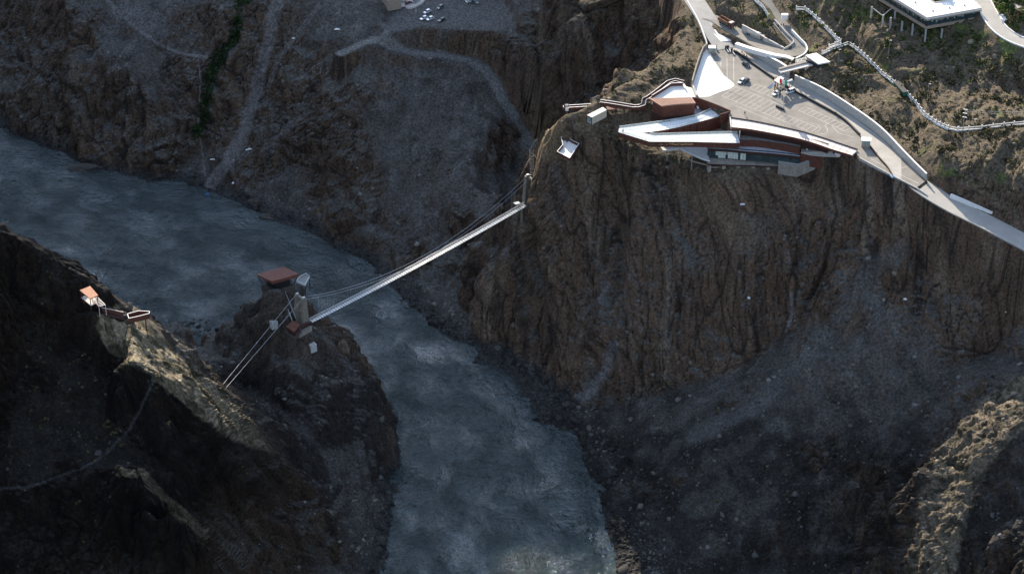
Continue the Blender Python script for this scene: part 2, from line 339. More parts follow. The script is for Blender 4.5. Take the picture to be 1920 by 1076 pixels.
def grid_mesh(name, X, Y, Z, m, keep=None):
    ny, nx = X.shape
    me = bpy.data.meshes.new(name)
    idx = np.arange(ny*nx).reshape(ny, nx)
    q = np.stack([idx[:-1, :-1], idx[:-1, 1:], idx[1:, 1:], idx[1:, :-1]], -1).reshape(-1, 4)
    co = np.stack([X, Y, Z], -1).reshape(-1, 3).astype(np.float32); sel = None
    if keep is not None:
        q = q[keep(co[q].mean(1))]
        sel = np.unique(q); rm = np.full(ny*nx, -1); rm[sel] = np.arange(len(sel)); q = rm[q]; co = co[sel]
    me.vertices.add(len(co)); me.vertices.foreach_set('co', co.ravel())
    me.loops.add(q.size); me.loops.foreach_set('vertex_index', q.ravel().astype(np.int32))
    me.polygons.add(len(q)); me.polygons.foreach_set('loop_start', np.arange(0, q.size, 4, dtype=np.int32))
    me.update(calc_edges=True); me.polygons.foreach_set('use_smooth', np.ones(len(q), bool))
    me.materials.append(m); o = bpy.data.objects.new(name, me); COL.objects.link(o)
    return o, sel
def colour_attr(me, col):
    a = me.attributes.new('soil', 'FLOAT_COLOR', 'POINT')
    c = np.ones((len(col), 4), np.float32); c[:, :3] = col; a.data.foreach_set('color', c.ravel())
# ------------------------------------------------------------------ soil colours of the ground (albedo, with some light and shade put in)
def mixc(a, b, t): return a*(1-t[..., None])+np.asarray(b, np.float32)*t[..., None]
X, Y, Z = TX2, TY2, ZU(TZ2).astype(np.float32)
PX, PY = P2(TX2, TY2, TZ2)
n40 = fbm(X/40, Y/40, Z/40, 4); n12 = fbm(X/12+9, Y/12, Z/12, 4); n5 = fbm(X/5, Y/5+3, Z/7, 4)
YC = TY2-KF*TZ2; XC = TX2+.17*TZ2*sstep(-30, 10, TX2)+lean; strk = fbm(XC/6, YC/6, Z/80, 4)
rk = sstep(37, 53, STEEP2+10*n12)*np.clip(VC['rock']+.35, 0, 1)
scree = np.ones(X.shape+(3,), np.float32)*np.array((.088, .081, .073), np.float32)
scree = mixc(scree, (.135, .13, .118), sstep(.0, .4, strk)*.75); scree = mixc(scree, (.04, .038, .034), sstep(.05, .4, n12)*.7)
rock = np.ones(X.shape+(3,), np.float32)*np.array((.092, .062, .042), np.float32)
rock = mixc(rock, (.115, .07, .042), sstep(.05, .45, n40+.35*n5)*.5)
rock = mixc(rock, (.165, .128, .092), sstep(.08, .36, fbm(XC/11, YC/11, Z/70+5, 4))*.65)
rock = mixc(rock, (.03, .024, .02), sstep(.1, .38, fbm(XC/7, YC/7, Z/70+15, 4))*.75)
C = scree*(1-rk[..., None])+rock*rk[..., None]
C = mixc(C, (.018, .015, .013), VC['crk']*rk*.8)                              # open joints, their cavity shade put into the albedo
C = mixc(C, (.115, .108, .095), sstep(46, 30, STEEP2)*sstep(.3, .7, VC['rock'])*.6)  # dust lying on the ledges
C = mixc(C, (.03, .026, .022), sstep(.0, -.5, VC['mid'])*.35*rk)  # fissure hollows darkened in albedo as cavity shade
# dry grass and scrub ground on the plateau, its right hill and the near hill's top
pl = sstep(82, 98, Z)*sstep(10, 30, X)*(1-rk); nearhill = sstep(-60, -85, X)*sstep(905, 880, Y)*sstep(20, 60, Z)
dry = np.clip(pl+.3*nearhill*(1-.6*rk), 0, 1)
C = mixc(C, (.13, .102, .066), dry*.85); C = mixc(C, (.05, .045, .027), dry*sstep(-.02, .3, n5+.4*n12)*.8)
hillr = sstep(112, 116, Z)*sstep(60, 90, X)
C = mixc(C, (.085, .095, .035), hillr*sstep(.0, .35, n12+.3*n5-.1+.25*sstep(128, 136, Z))*(.2+.55*sstep(140, 60, PY)))
C = mixc(C, (.10, .14, .03), hillr*sstep(.2, .45, fbm(X/9, Y/9, Z/9+30, 3)+.25*sstep(1760, 1850, PX)*sstep(130, 60, PY))*.6)
C = mixc(C, (.2, .15, .085), sstep(960, 1010, PX)*sstep(1075, 1040, PX)*sstep(190, 230, PY)*sstep(310, 285, PY)*.7*(1-.4*rk))  # sunlit cliff shoulder, its warm light put into the albedo
bandd, _ = seg_dist(PX+10*n5, PY+14*n12, [(235, 618), (290, 648), (370, 715), (450, 775), (515, 800)]); sun_band = sstep(.46, .56, (1-sstep(25, 75, bandd))+.35*n5+.25*n12)*nearhill  # mask of the sunlit crest band, for brightness painted into the albedo
b2, _ = seg_dist(PX+10*n5, PY+8*n12, [(225, 880), (262, 884), (310, 935), (385, 1005)]); sun_band = np.maximum(sun_band, sstep(.5, .6, (1-sstep(2, 17, b2))+.7*n5+.3*n12)*nearhill*.75)
b3, _ = seg_dist(PX+12*n5, PY+14*n12, [(1930, 745), (1860, 790), (1800, 870), (1765, 960), (1745, 1065)]); sun_spur = sstep(.45, .58, (1-sstep(22, 75, b3))+.6*n5+.5*n12)*(Y < 870)*(X > 120)  # mask of the sunlit spur, painted paler to carry the sun
C = mixc(C, (.2, .165, .115), sun_spur*.8); C = mixc(C, (.05, .044, .03), sun_spur*sstep(-.02, .15, n5+.3*n12)*.85)
C = mixc(C, (.3, .25, .165), sun_band*.95); C = mixc(C, (.05, .046, .026), sun_band*sstep(.0, .16, n5+.3*n12)*.88)  # tan soil made brighter where the sun strikes the near hill
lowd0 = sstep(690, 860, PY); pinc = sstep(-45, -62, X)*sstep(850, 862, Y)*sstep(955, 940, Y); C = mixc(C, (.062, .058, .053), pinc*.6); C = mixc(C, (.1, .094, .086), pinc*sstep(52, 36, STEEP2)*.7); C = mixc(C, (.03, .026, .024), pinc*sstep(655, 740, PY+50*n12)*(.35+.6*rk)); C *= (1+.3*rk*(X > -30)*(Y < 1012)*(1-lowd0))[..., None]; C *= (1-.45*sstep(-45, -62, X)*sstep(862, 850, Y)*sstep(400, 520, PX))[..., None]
# dark damp band on the rocks of the river edge, bedrock at the foot
C = mixc(C, (.028, .029, .03), sstep(5.5, .8, Z+2.2*n5)*.75)
C = mixc(C, (.045, .044, .045), sstep(14, 6, Z)*sstep(20, 38, X)*sstep(900, 860, Y)*.6)
# lower far-left walls are iron brown, near-hill flanks blackish brown, shade deepened in albedo outside the sunlit band
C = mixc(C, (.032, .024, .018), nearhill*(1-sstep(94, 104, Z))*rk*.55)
C *= (1-.62*nearhill*sstep(9, 4, 0*X+np.maximum(0, 6+0*X))*1.0)[..., None] if False else (1-.8*nearhill*(1-sun_band))[..., None]
def band(ln, w, col, amt, soft=.6, wob=0):
    global C
    d, _ = seg_dist(PX+wob*n5*8, PY+wob*n12*8, ln)
    C = mixc(C, col, (1-sstep(w*soft, w, d))*amt)
lowd = sstep(690, 860, PY+60*n12)*(X > 15)*(1-.75*sun_spur)                              # dark scrub-grown soil low on the right slope, dimmed further in albedo
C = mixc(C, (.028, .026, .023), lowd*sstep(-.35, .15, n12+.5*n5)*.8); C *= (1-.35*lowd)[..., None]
# tracks, slides and stains, where they lie on the slopes
far = sstep(1010, 1040, Y); C0 = C.copy()
for ln, w, col, amt, wob in (
    (chain2 := [(200,0),(235,35),(262,58),(300,85),(345,102),(390,108),(425,100)], 4, (0.186,0.174,0.167), .7, .2),
    ([(372,108),(376,150),(372,230),(385,330)], 1.6, (0.223,0.205,0.192), .7, .2),
    ([(520,0),(500,90),(480,170),(460,240),(430,300),(395,345)], 15, (.175,.16,.15), .8, .8),
    ([(598,10),(560,60),(525,105),(505,160)], 6, (0.149,0.136,0.130), .6, .5),
    ([(560,220),(520,260),(500,290)], 10, (0.136,0.124,0.118), .5, .8),
    ([(1000,330),(960,420),(930,480)], 10, (0.124,0.121,0.124), .4, .8),
    ([(200,60),(240,20),(300,50)], 30, (0.149,0.146,0.143), .45, 1.2),
    ([(455,0),(447,40),(440,72),(425,90)], 7, (.022,.036,.016), .6, 2.0),
    ([(425,92),(405,112),(395,150),(388,190),(380,230),(372,248)], 10, (.022,.036,.016), .6, 2.4)):
    band(ln, w, col, amt, .5, wob)
C = C0*(1-far[..., None])+C*far[..., None]
left = sstep(-70, -80, X)*(Y < 860); C0 = C.copy()
band([(-160,935),(-80,926),(0,918),(60,910),(110,893),(150,878),(200,850),(240,808),(262,768),(285,720),(295,690)], 3.0, (.085, .085, .086), .55, .4, .7)
C = C0*(1-left[..., None])+C*left[..., None]
rt = (X > 15)*(Y < 985.); C0 = C.copy()
band([(1484,552),(1483,590),(1478,612)], 5, (.26, .255, .25), .7, .3, .6)
band([(1150,650),(1140,690),(1105,735),(1090,745)], 16, (.2, .195, .195), .6, .2, 1.8)
band([(1140,540),(1115,570),(1085,600)], 9, (.17, .16, .155), .5, .2, 1.4)
band([(1690,470),(1640,500),(1580,590),(1500,680),(1420,760),(1300,820)], 26, (.12, .114, .105), .6, .2, 1.2)
band([(1300,360),(1350,400),(1400,440)], 40, (.14, .105, .07), .6, .2, 1.5)
C = C0*(1-rt[..., None].astype(float))+C*rt[..., None]
for nm in ('dirt', 'track'):
    d, _ = seg_dist(X, Y, [W(*c) for c in ROADS[nm][1]])
    C = mixc(C, (.175, .17, .16), (1-sstep(ROADS[nm][0]*.7, ROADS[nm][0]*1.5, d+1.3*n5))*.85)
C = mixc(C, (.115, .113, .108), (1-sstep(-3, 2, poly_sd(X, Y, PARK)))*.9)
fl = sstep(1112, 1090, Y)*sstep(30, 8, Z)*sstep(-40, -10, X)*(1-rk)
C = np.clip(C*(1+.3*n5+.25*VC['fine'])[..., None], .008, .5)
# ------------------------------------------------------------------ ground material
gm = bpy.data.materials.new('mountain_ground'); nt, b = nodes_of(gm)
at = nt.nodes.new('ShaderNodeAttribute'); at.attribute_name = 'soil'
geo = nt.nodes.new('ShaderNodeNewGeometry')
def noise(sc, det=5, rough=.6, vec=None):
    n = nt.nodes.new('ShaderNodeTexNoise'); n.inputs['Scale'].default_value = sc; n.inputs['Detail'].default_value = det; n.inputs['Roughness'].default_value = rough
    nt.links.new(vec or geo.outputs['Position'], n.inputs['Vector']); return n.outputs[0]
def mrange(src, a, b_, c, d):
    n = nt.nodes.new('ShaderNodeMapRange'); n.inputs[1].default_value = a; n.inputs[2].default_value = b_; n.inputs[3].default_value = c; n.inputs[4].default_value = d
    nt.links.new(src, n.inputs[0]); return n.outputs[0]
def mth(op, a, b_):
    n = nt.nodes.new('ShaderNodeMath'); n.operation = op
    for i, s in enumerate((a, b_)):
        if isinstance(s, (int, float)): n.inputs[i].default_value = s
        else: nt.links.new(s, n.inputs[i])
    return n.outputs[0]
stones = noise(.9, 6, .7); grit = noise(3.2, 4, .7)
vo = nt.nodes.new('ShaderNodeTexVoronoi'); vo.inputs['Scale'].default_value = .55; nt.links.new(geo.outputs['Position'], vo.inputs['Vector'])
k1 = mrange(stones, .36, .64, .5, 1.55); k2 = mrange(grit, .36, .64, .72, 1.3)
pale = mrange(vo.outputs['Distance'], .0, .16, 1.5, 1.0)
kk = mth('MULTIPLY', mth('MULTIPLY', k1, k2), pale)
sc_ = nt.nodes.new('ShaderNodeVectorMath'); sc_.operation = 'SCALE'; nt.links.new(at.outputs['Color'], sc_.inputs[0]); nt.links.new(kk, sc_.inputs['Scale'])
nt.links.new(sc_.outputs[0], b.inputs['Base Color']); b.inputs['Roughness'].default_value = .95; b.inputs['Specular IOR Level'].default_value = .15
hh = mth('ADD', mth('MULTIPLY', stones, 1.3), mth('MULTIPLY', grit, .35))
bp = nt.nodes.new('ShaderNodeBump'); bp.inputs['Strength'].default_value = .9; bp.inputs['Distance'].default_value = 1.6
nt.links.new(hh, bp.inputs['Height']); nt.links.new(bp.outputs[0], b.inputs['Normal'])
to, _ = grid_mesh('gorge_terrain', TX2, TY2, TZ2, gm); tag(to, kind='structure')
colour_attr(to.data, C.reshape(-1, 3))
# ------------------------------------------------------------------ the mountains that close the gorge (they shade it from the low sun)
def crest_at(x):
    xs = [-2600, -1500, -900, -760, -700, -676, -650, -631, -604, -590, -572, -545, -520, -503, -490, -479, -455, -440, -408, -380, -353, -300, -255, -170, -100, 60, 300, 700, 1500, 2600]
    zs_ = [900, 930, 930, 930, 922, 905, 872, 840, 812, 820, 835, 812, 785, 770, 757, 763, 758, 752, 752, 744, 735, 708, 685, 630, 590, 520, 500, 520, 700, 800]
    return np.interp(x, xs, zs_)
gx = np.linspace(-2600, 2600, 521); gy = np.concatenate([np.linspace(-2200, 640, 120), np.linspace(650, 1330, 86), np.linspace(1345, 3300, 150)])
MX, MY = np.meshgrid(gx, gy)
cr = crest_at(MX)+5*fbm(MX/60, MX*0+.5, MX*0, 3)
back = np.where(MY < 2600, 1-(2600-MY)/1350, 1-(MY-2600)/1500); back = np.clip(back, 0, 1)
MZ = 40+(cr-40)*back**1.15
MZ = MZ+(60*fbm(MX/260, MY/260, 0*MX, 5, True))*(1-np.exp(-((MY-2600)/260)**2))*np.clip(back*3, 0, 1)
side = np.clip((np.abs(MX)-330)/900, 0, 1)
MZ = np.where(MY < 1900, MZ*np.clip((MY-1250)/650, 0, 1)+(side*430+50*fbm(MX/220, MY/220, 0*MX+3, 5, True)*np.clip(side*6, 0, 1)+60)*(1-np.clip((MY-1250)/650, 0, 1)), MZ)
MZ = np.maximum(MZ, side*480*np.clip((1450-MY)/300, 0, 1)-5)
MZ = np.maximum(MZ, np.clip((-260-MY)/1500, 0, 1)*520+30*fbm(MX/200, MY/200, 0*MX+9, 4, True)*np.clip((-260-MY)/300, 0, 1))
inner = (np.abs(MX) < 330) & (MY < 1330) & (MY > 660)
# keep the river's course open up- and downstream, and sink the sheet under the surveyed ground
riv = [W(-400, 200, 0).xy, W(-120, 300, 0).xy]; 
zi = bil(base, np.clip(MX, -398, 398), np.clip(MY, 642, 1296))
wgt = np.clip(1-np.maximum(np.abs(MX)-290, np.maximum(MY-1275, 705-MY))/260, 0, 1)
MZ = MZ*(1-wgt**2)+zi*wgt**2
ins = np.clip(-np.maximum(np.abs(MX)-296, np.maximum(MY-1284, 698-MY))/6, 0, 1)
MZ = MZ-ins*14
MZ = np.where((np.abs(MX+60) < 140) & (MY < 690), np.minimum(MZ, WATER-6+np.clip(np.abs(MX-0)-45, 0, 99)*.7), MZ)
mo, _ = grid_mesh('mountain_range', MX, MY, MZ, gm, keep=lambda c: ~((np.abs(c[:, 0]) < 285) & (c[:, 1] > 715) & (c[:, 1] < 1268)))
tag(mo, kind='structure')
used = np.unique(np.array([l.vertex_index for l in mo.data.loops])) if False else None
mm = len(mo.data.vertices); mc = np.ones((mm, 3), np.float32)*np.array((.08, .07, .058), np.float32); colour_attr(mo.data, mc)
# ------------------------------------------------------------------ river
rx = np.arange(-330, 90, .8); ry = np.arange(690, 1420, .8)
RX, RY = np.meshgrid(rx, ry)
RZ0 = np.where(RY < 1295, bil(base, RX, np.minimum(RY, 1295)), WATER-2)-WATER
cl = [W(*c) for c in chain('-160,270,0 60,340,0 200,395,0 350,445,0 480,490,0 600,530,0 690,600,0 780,690,0 850,780,0 900,880,0 925,980,0 935,1090,0 940,1250,0')]
cum = np.concatenate([[0], np.cumsum([(cl[i+1]-cl[i]).length for i in range(len(cl)-1)])])
ac, al = seg_dist(RX, RY, cl, cum)
def box_blur(a, r):
    for ax in (0, 1):
        p = np.pad(a, [(r+1, r) if i == ax else (0, 0) for i in (0, 1)], mode='edge').astype(np.float64); c_ = np.cumsum(p, axis=ax)
        a = (np.take(c_, range(2*r+1, c_.shape[ax]), ax)-np.take(c_, range(0, c_.shape[ax]-2*r-1), ax))/(2*r+1)
    return a.astype(np.float32)
cx = np.interp(al, cum, [p.x for p in cl]); cy = np.interp(al, cum, [p.y for p in cl])
ac = ac*np.where((RX-cx)+(RY-cy)*.6 > 0, 1, -1)
al = box_blur(box_blur(al, 30), 30); ac = box_blur(box_blur(ac, 12), 12)
wxr = 5*perlin(RX/19, RY/19, 0*RX); wyr = 5*perlin(RX/19+30, RY/19, 0*RX); al = al+wyr; ac = ac+wxr
wz = .25*fbm(al/13, ac/7.5, al*0, 3)+.34*fbm(al/3.4, ac/4.6, al*0+4, 3, True, .6)*sstep(-.35, .3, fbm(al/40, ac/18, al*0+8, 3))
boil = fbm(al/26, ac/14, al*0+2, 3)
wz *= .65+.8*sstep(-.1, .4, boil)
wm = bpy.data.materials.new('river_water'); nt, b = nodes_of(wm); geo = nt.nodes.new('ShaderNodeNewGeometry')
b.inputs['Roughness'].default_value = .06; b.inputs['IOR'].default_value = 1.56; b.inputs['Specular IOR Level'].default_value = .9
fa = nt.nodes.new('ShaderNodeAttribute'); fa.attribute_name = 'flow'; mp = nt.nodes.new('ShaderNodeMapping'); mp.inputs['Scale'].default_value = (1.2, .75, 1); nt.links.new(fa.outputs['Vector'], mp.inputs[0])
w1 = mth('ADD', noise(.3, 4, .66, mp.outputs[0]), mth('MULTIPLY', noise(.11, 3, .6, mp.outputs[0]), .55)); w2 = noise(.8, 3, .6, mp.outputs[0])
bp = nt.nodes.new('ShaderNodeBump'); bp.inputs['Strength'].default_value = 1; bp.inputs['Distance'].default_value = 3.0
rough_ = mrange(noise(.05, 3, .55, mp.outputs[0]), .36, .62, .45, 1.1); nt.links.new(mth('MULTIPLY', mth('ADD', w1, mth('MULTIPLY', w2, .75)), rough_), bp.inputs['Height']); nt.links.new(bp.outputs[0], b.inputs['Normal'])
at = nt.nodes.new('ShaderNodeAttribute'); at.attribute_name = 'soil'
nt.links.new(at.outputs['Color'], b.inputs['Base Color'])
ro, sel = grid_mesh('river', RX, RY, wz+WATER, wm, keep=lambda c: (np.where(c[:, 1] < 1290, bil(base, c[:, 0], np.minimum(c[:, 1], 1290)), WATER-2) < WATER+5))
tag(ro, kind='structure')
silt = np.ones((RX.size, 3), np.float32)*np.array((.022, .04, .04), np.float32)
PXr, PYr = P2(RX, RY, RX*0+WATER)
foam_glint = sstep(.25, .55, fbm(al/5, ac/2.2, al*0+11, 4, True, .6))*sstep(.1, .45, boil+.5*sstep(420, 120, PXr)*sstep(420, 300, PYr))  # foam, raised upstream to paint the glints on the water
shore_d = sstep(-1.1, .4, RZ0)*sstep(.1, .5, fbm(RX/6, RY/6, RX*0+21, 3)+.1)
fm = np.clip(foam_glint*.16+shore_d*.2, 0, 1).reshape(-1, 1)
silt = silt*(1-fm)+np.array((.2, .225, .225), np.float32)*fm
colour_attr(ro.data, silt[sel])

fl_a = ro.data.attributes.new('flow', 'FLOAT_VECTOR', 'POINT'); fl_a.data.foreach_set('vector', np.stack([ac, al, al*0], -1).reshape(-1, 3)[sel].astype(np.float32).ravel())
# ------------------------------------------------------------------ ground cover: scrub and loose stones (uncountable)
def instances(name, proto_v, proto_f, idx, size, col, m, squash=(1, 1, 1), sink=.15, tilt=True):
    """one mesh of many small copies of a prototype set on terrain points"""
    n = len(idx); nv = len(proto_v)
    P = np.stack([TX2.ravel()[idx], TY2.ravel()[idx], TZ2.ravel()[idx]], -1)+np.concatenate([RNG.uniform(-.4, .4, (n, 2)), np.zeros((n, 1))], 1)
    a = RNG.uniform(0, 6.283, n); c, s_ = np.cos(a), np.sin(a)
    v = np.repeat(np.asarray(proto_v, np.float32)[None], n, 0)
    v = v*(1+RNG.normal(0, .22, (n, nv, 1)))*np.asarray(squash, np.float32)*RNG.uniform(.75, 1.3, (n, 1, 3))
    x = v[..., 0]*c[:, None]-v[..., 1]*s_[:, None]; y = v[..., 0]*s_[:, None]+v[..., 1]*c[:, None]
    v = np.stack([x, y, v[..., 2]], -1)*size[:, None, None]+P[:, None]; v[..., 2] -= sink*size[:, None]
    f = np.asarray(proto_f, np.int64); F = (f[None]+(np.arange(n)*nv)[:, None, None]).reshape(-1, f.shape[1])
    me = bpy.data.meshes.new(name); me.vertices.add(n*nv); me.vertices.foreach_set('co', v.astype(np.float32).ravel())
    me.loops.add(F.size); me.loops.foreach_set('vertex_index', F.ravel().astype(np.int32)); me.polygons.add(len(F))
    me.polygons.foreach_set('loop_start', np.arange(0, F.size, f.shape[1], dtype=np.int32)); me.update(calc_edges=True)
    me.materials.append(m); o = bpy.data.objects.new(name, me); COL.objects.link(o); tag(o, kind='stuff')
    colour_attr(me, np.repeat(col, nv, 0)); return o
def attr_mat(name, rough=.9, trans=0.):
    m = bpy.data.materials.new(name); nt, b = nodes_of(m); at = nt.nodes.new('ShaderNodeAttribute'); at.attribute_name = 'soil'
    nz = nt.nodes.new('ShaderNodeTexNoise'); nz.inputs['Scale'].default_value = 2.5; tc = nt.nodes.new('ShaderNodeTexCoord'); nt.links.new(tc.outputs['Object'], nz.inputs[0])
    mr = nt.nodes.new('ShaderNodeMapRange'); mr.inputs[1].default_value = .3; mr.inputs[2].default_value = .7; mr.inputs[3].default_value = .65; mr.inputs[4].default_value = 1.35; nt.links.new(nz.outputs[0], mr.inputs[0])
    sv = nt.nodes.new('ShaderNodeVectorMath'); sv.operation = 'SCALE'; nt.links.new(at.outputs[0], sv.inputs[0]); nt.links.new(mr.outputs[0], sv.inputs['Scale'])
    nt.links.new(sv.outputs[0], b.inputs['Base Color']); b.inputs['Roughness'].default_value = rough; b.inputs['Specular IOR Level'].default_value = .1
    return m
area = np.abs(np.gradient(TY2, axis=0))*np.abs(np.gradient(TX2, axis=1))/np.clip(N2[..., 2], .25, 1)
nopave = (1-sstep(.02, .3, PAVED))
for poly in (PLAZA, ROADR, PARK): nopave = nopave*(poly_sd(TX2, TY2, poly) > 1.2)
for (px, py, z, r) in ((520,525,72,7),(560,612,58,8),(990,378,58,7),(1065,275,86,10),(1265,220,97,14),(1290,235,97,16),(1400,290,97,26),(1340,240,98,16),(165,555,111,5),(262,590,98,5)):
    c = W(px, py, z); nopave = nopave*(np.hypot(TX2-c.x, TY2-c.y) > r)
dryw = np.clip(dry, 0, 1)*sstep(48, 34, STEEP2)
clump = sstep(-.1, .35, n12+.5*n5)
wscrub = area*nopave*sstep(2, 6, ZU(TZ2))*(dryw*(.05+.95*clump)+.035*sstep(52, 38, STEEP2)*sstep(-.1, .4, n40))
wscrub *= (1+1.8*hillr)*(1-.2*sun_band)+area*nopave*(sun_band*2.6+sun_spur*1.6+.5*lowd*sstep(50, 38, STEEP2)*sstep(0, .3, n12+.4*n5))
def leaf_bush(n, seed):
    rg = np.random.default_rng(seed); v = []; f = []
    for i in range(n):
        d = rg.normal(size=3); d /= np.linalg.norm(d); d[2] = abs(d[2]); p = d*rg.uniform(.35, 1)
        t = np.cross(d, rg.normal(size=3)); t /= np.linalg.norm(t); b_ = np.cross(d, t)+.6*d*rg.normal(); w_ = rg.uniform(.28, .5); h = w_*rg.uniform(.6, 1)
        k_ = len(v); v += [p-t*w_, p-b_*h, p+t*w_, p+b_*h]; f.append((k_, k_+1, k_+2, k_+3))
    return v, f
def pick(w, n): p = w.ravel()/w.sum(); return RNG.choice(p.size, n, p=p)
bm_ = attr_mat('scrub_leaves')
for kk_, (n, sd, k) in enumerate(((26000, 11, 9), (14000, 12, 12))):
    idx = pick(wscrub, n); size = np.exp(RNG.normal(-.55+.25*kk_, .38, n)); g = RNG.uniform(0, 1, (n, 1))
    hr = (hillr*sstep(170, 70, PY)).ravel()[idx][:, None]*.6
    col = np.array((.03, .032, .015))*(1-g)+np.array((.11, .09, .045))*g; col = np.where(g < hr, np.array((.05, .07, .016)), col)
    v, f = leaf_bush(k, sd); o = instances('scrub', v, f, idx, size, col*RNG.uniform(.6, 1.3, (n, 1)), bm_, (1, 1, .8), .1)
g_ = (1+5**.5)/2
ico_v = np.array([(-1, g_, 0), (1, g_, 0), (-1, -g_, 0), (1, -g_, 0), (0, -1, g_), (0, 1, g_), (0, -1, -g_), (0, 1, -g_), (g_, 0, -1), (g_, 0, 1), (-g_, 0, -1), (-g_, 0, 1)])/1.9
ico_f = [(0, 11, 5), (0, 5, 1), (0, 1, 7), (0, 7, 10), (0, 10, 11), (1, 5, 9), (5, 11, 4), (11, 10, 2), (10, 7, 6), (7, 1, 8), (3, 9, 4), (3, 4, 2), (3, 2, 6), (3, 6, 8), (3, 8, 9), (4, 9, 5), (2, 4, 11), (6, 2, 10), (8, 6, 7), (9, 8, 1)]
wst = area*nopave*(1-.75*nearhill)*(1-.55*sstep(1010, 1040, TY2))*sstep(-.3, .4, ZU(TZ2))*sstep(58, 40, STEEP2)*(.12+sstep(.05, .4, n12-.4*n5)+1.2*sstep(9, 3, ZU(TZ2)))*(1-.6*dryw)
n = 30000; idx = pick(wst, n); size = np.exp(RNG.normal(-1.05, .55, n)); size = np.clip(size, .1, 2.2)
col = (.45*np.array((.125, .122, .115))+.9*C.reshape(-1, 3)[idx])*RNG.uniform(.35, 1.35, (n, 1))*np.array((1.02, 1, .97)); low = ZU(TZ2).ravel()[idx][:, None] < 3
instances('loose_stones', ico_v, ico_f, idx, size*np.where(low[:, 0], 1.5, 1), np.where(low, col*.45, col), attr_mat('stone', .95), (1, 1, .7), .2)
# the green gully in the far wall: dense bushes along the spring line
gd, _ = seg_dist(PX, PY, [(455, 0), (447, 40), (440, 72), (425, 92), (405, 112), (395, 150), (388, 190), (380, 230), (372, 248)])
wg = area*(Y > 1060)*sstep(15, 5, gd+9*n5)*sstep(-.15, .2, fbm(X/5, Y/5, Z/5+70, 3)); n = 1500; idx = pick(wg, n)
v, f = leaf_bush(10, 21); instances('gully_thicket', v, f, idx, np.exp(RNG.normal(-.45, .4, n)), np.array((.02, .034, .013))*RNG.uniform(.5, 1.5, (n, 1)), bm_, (1, 1, .9), .1)
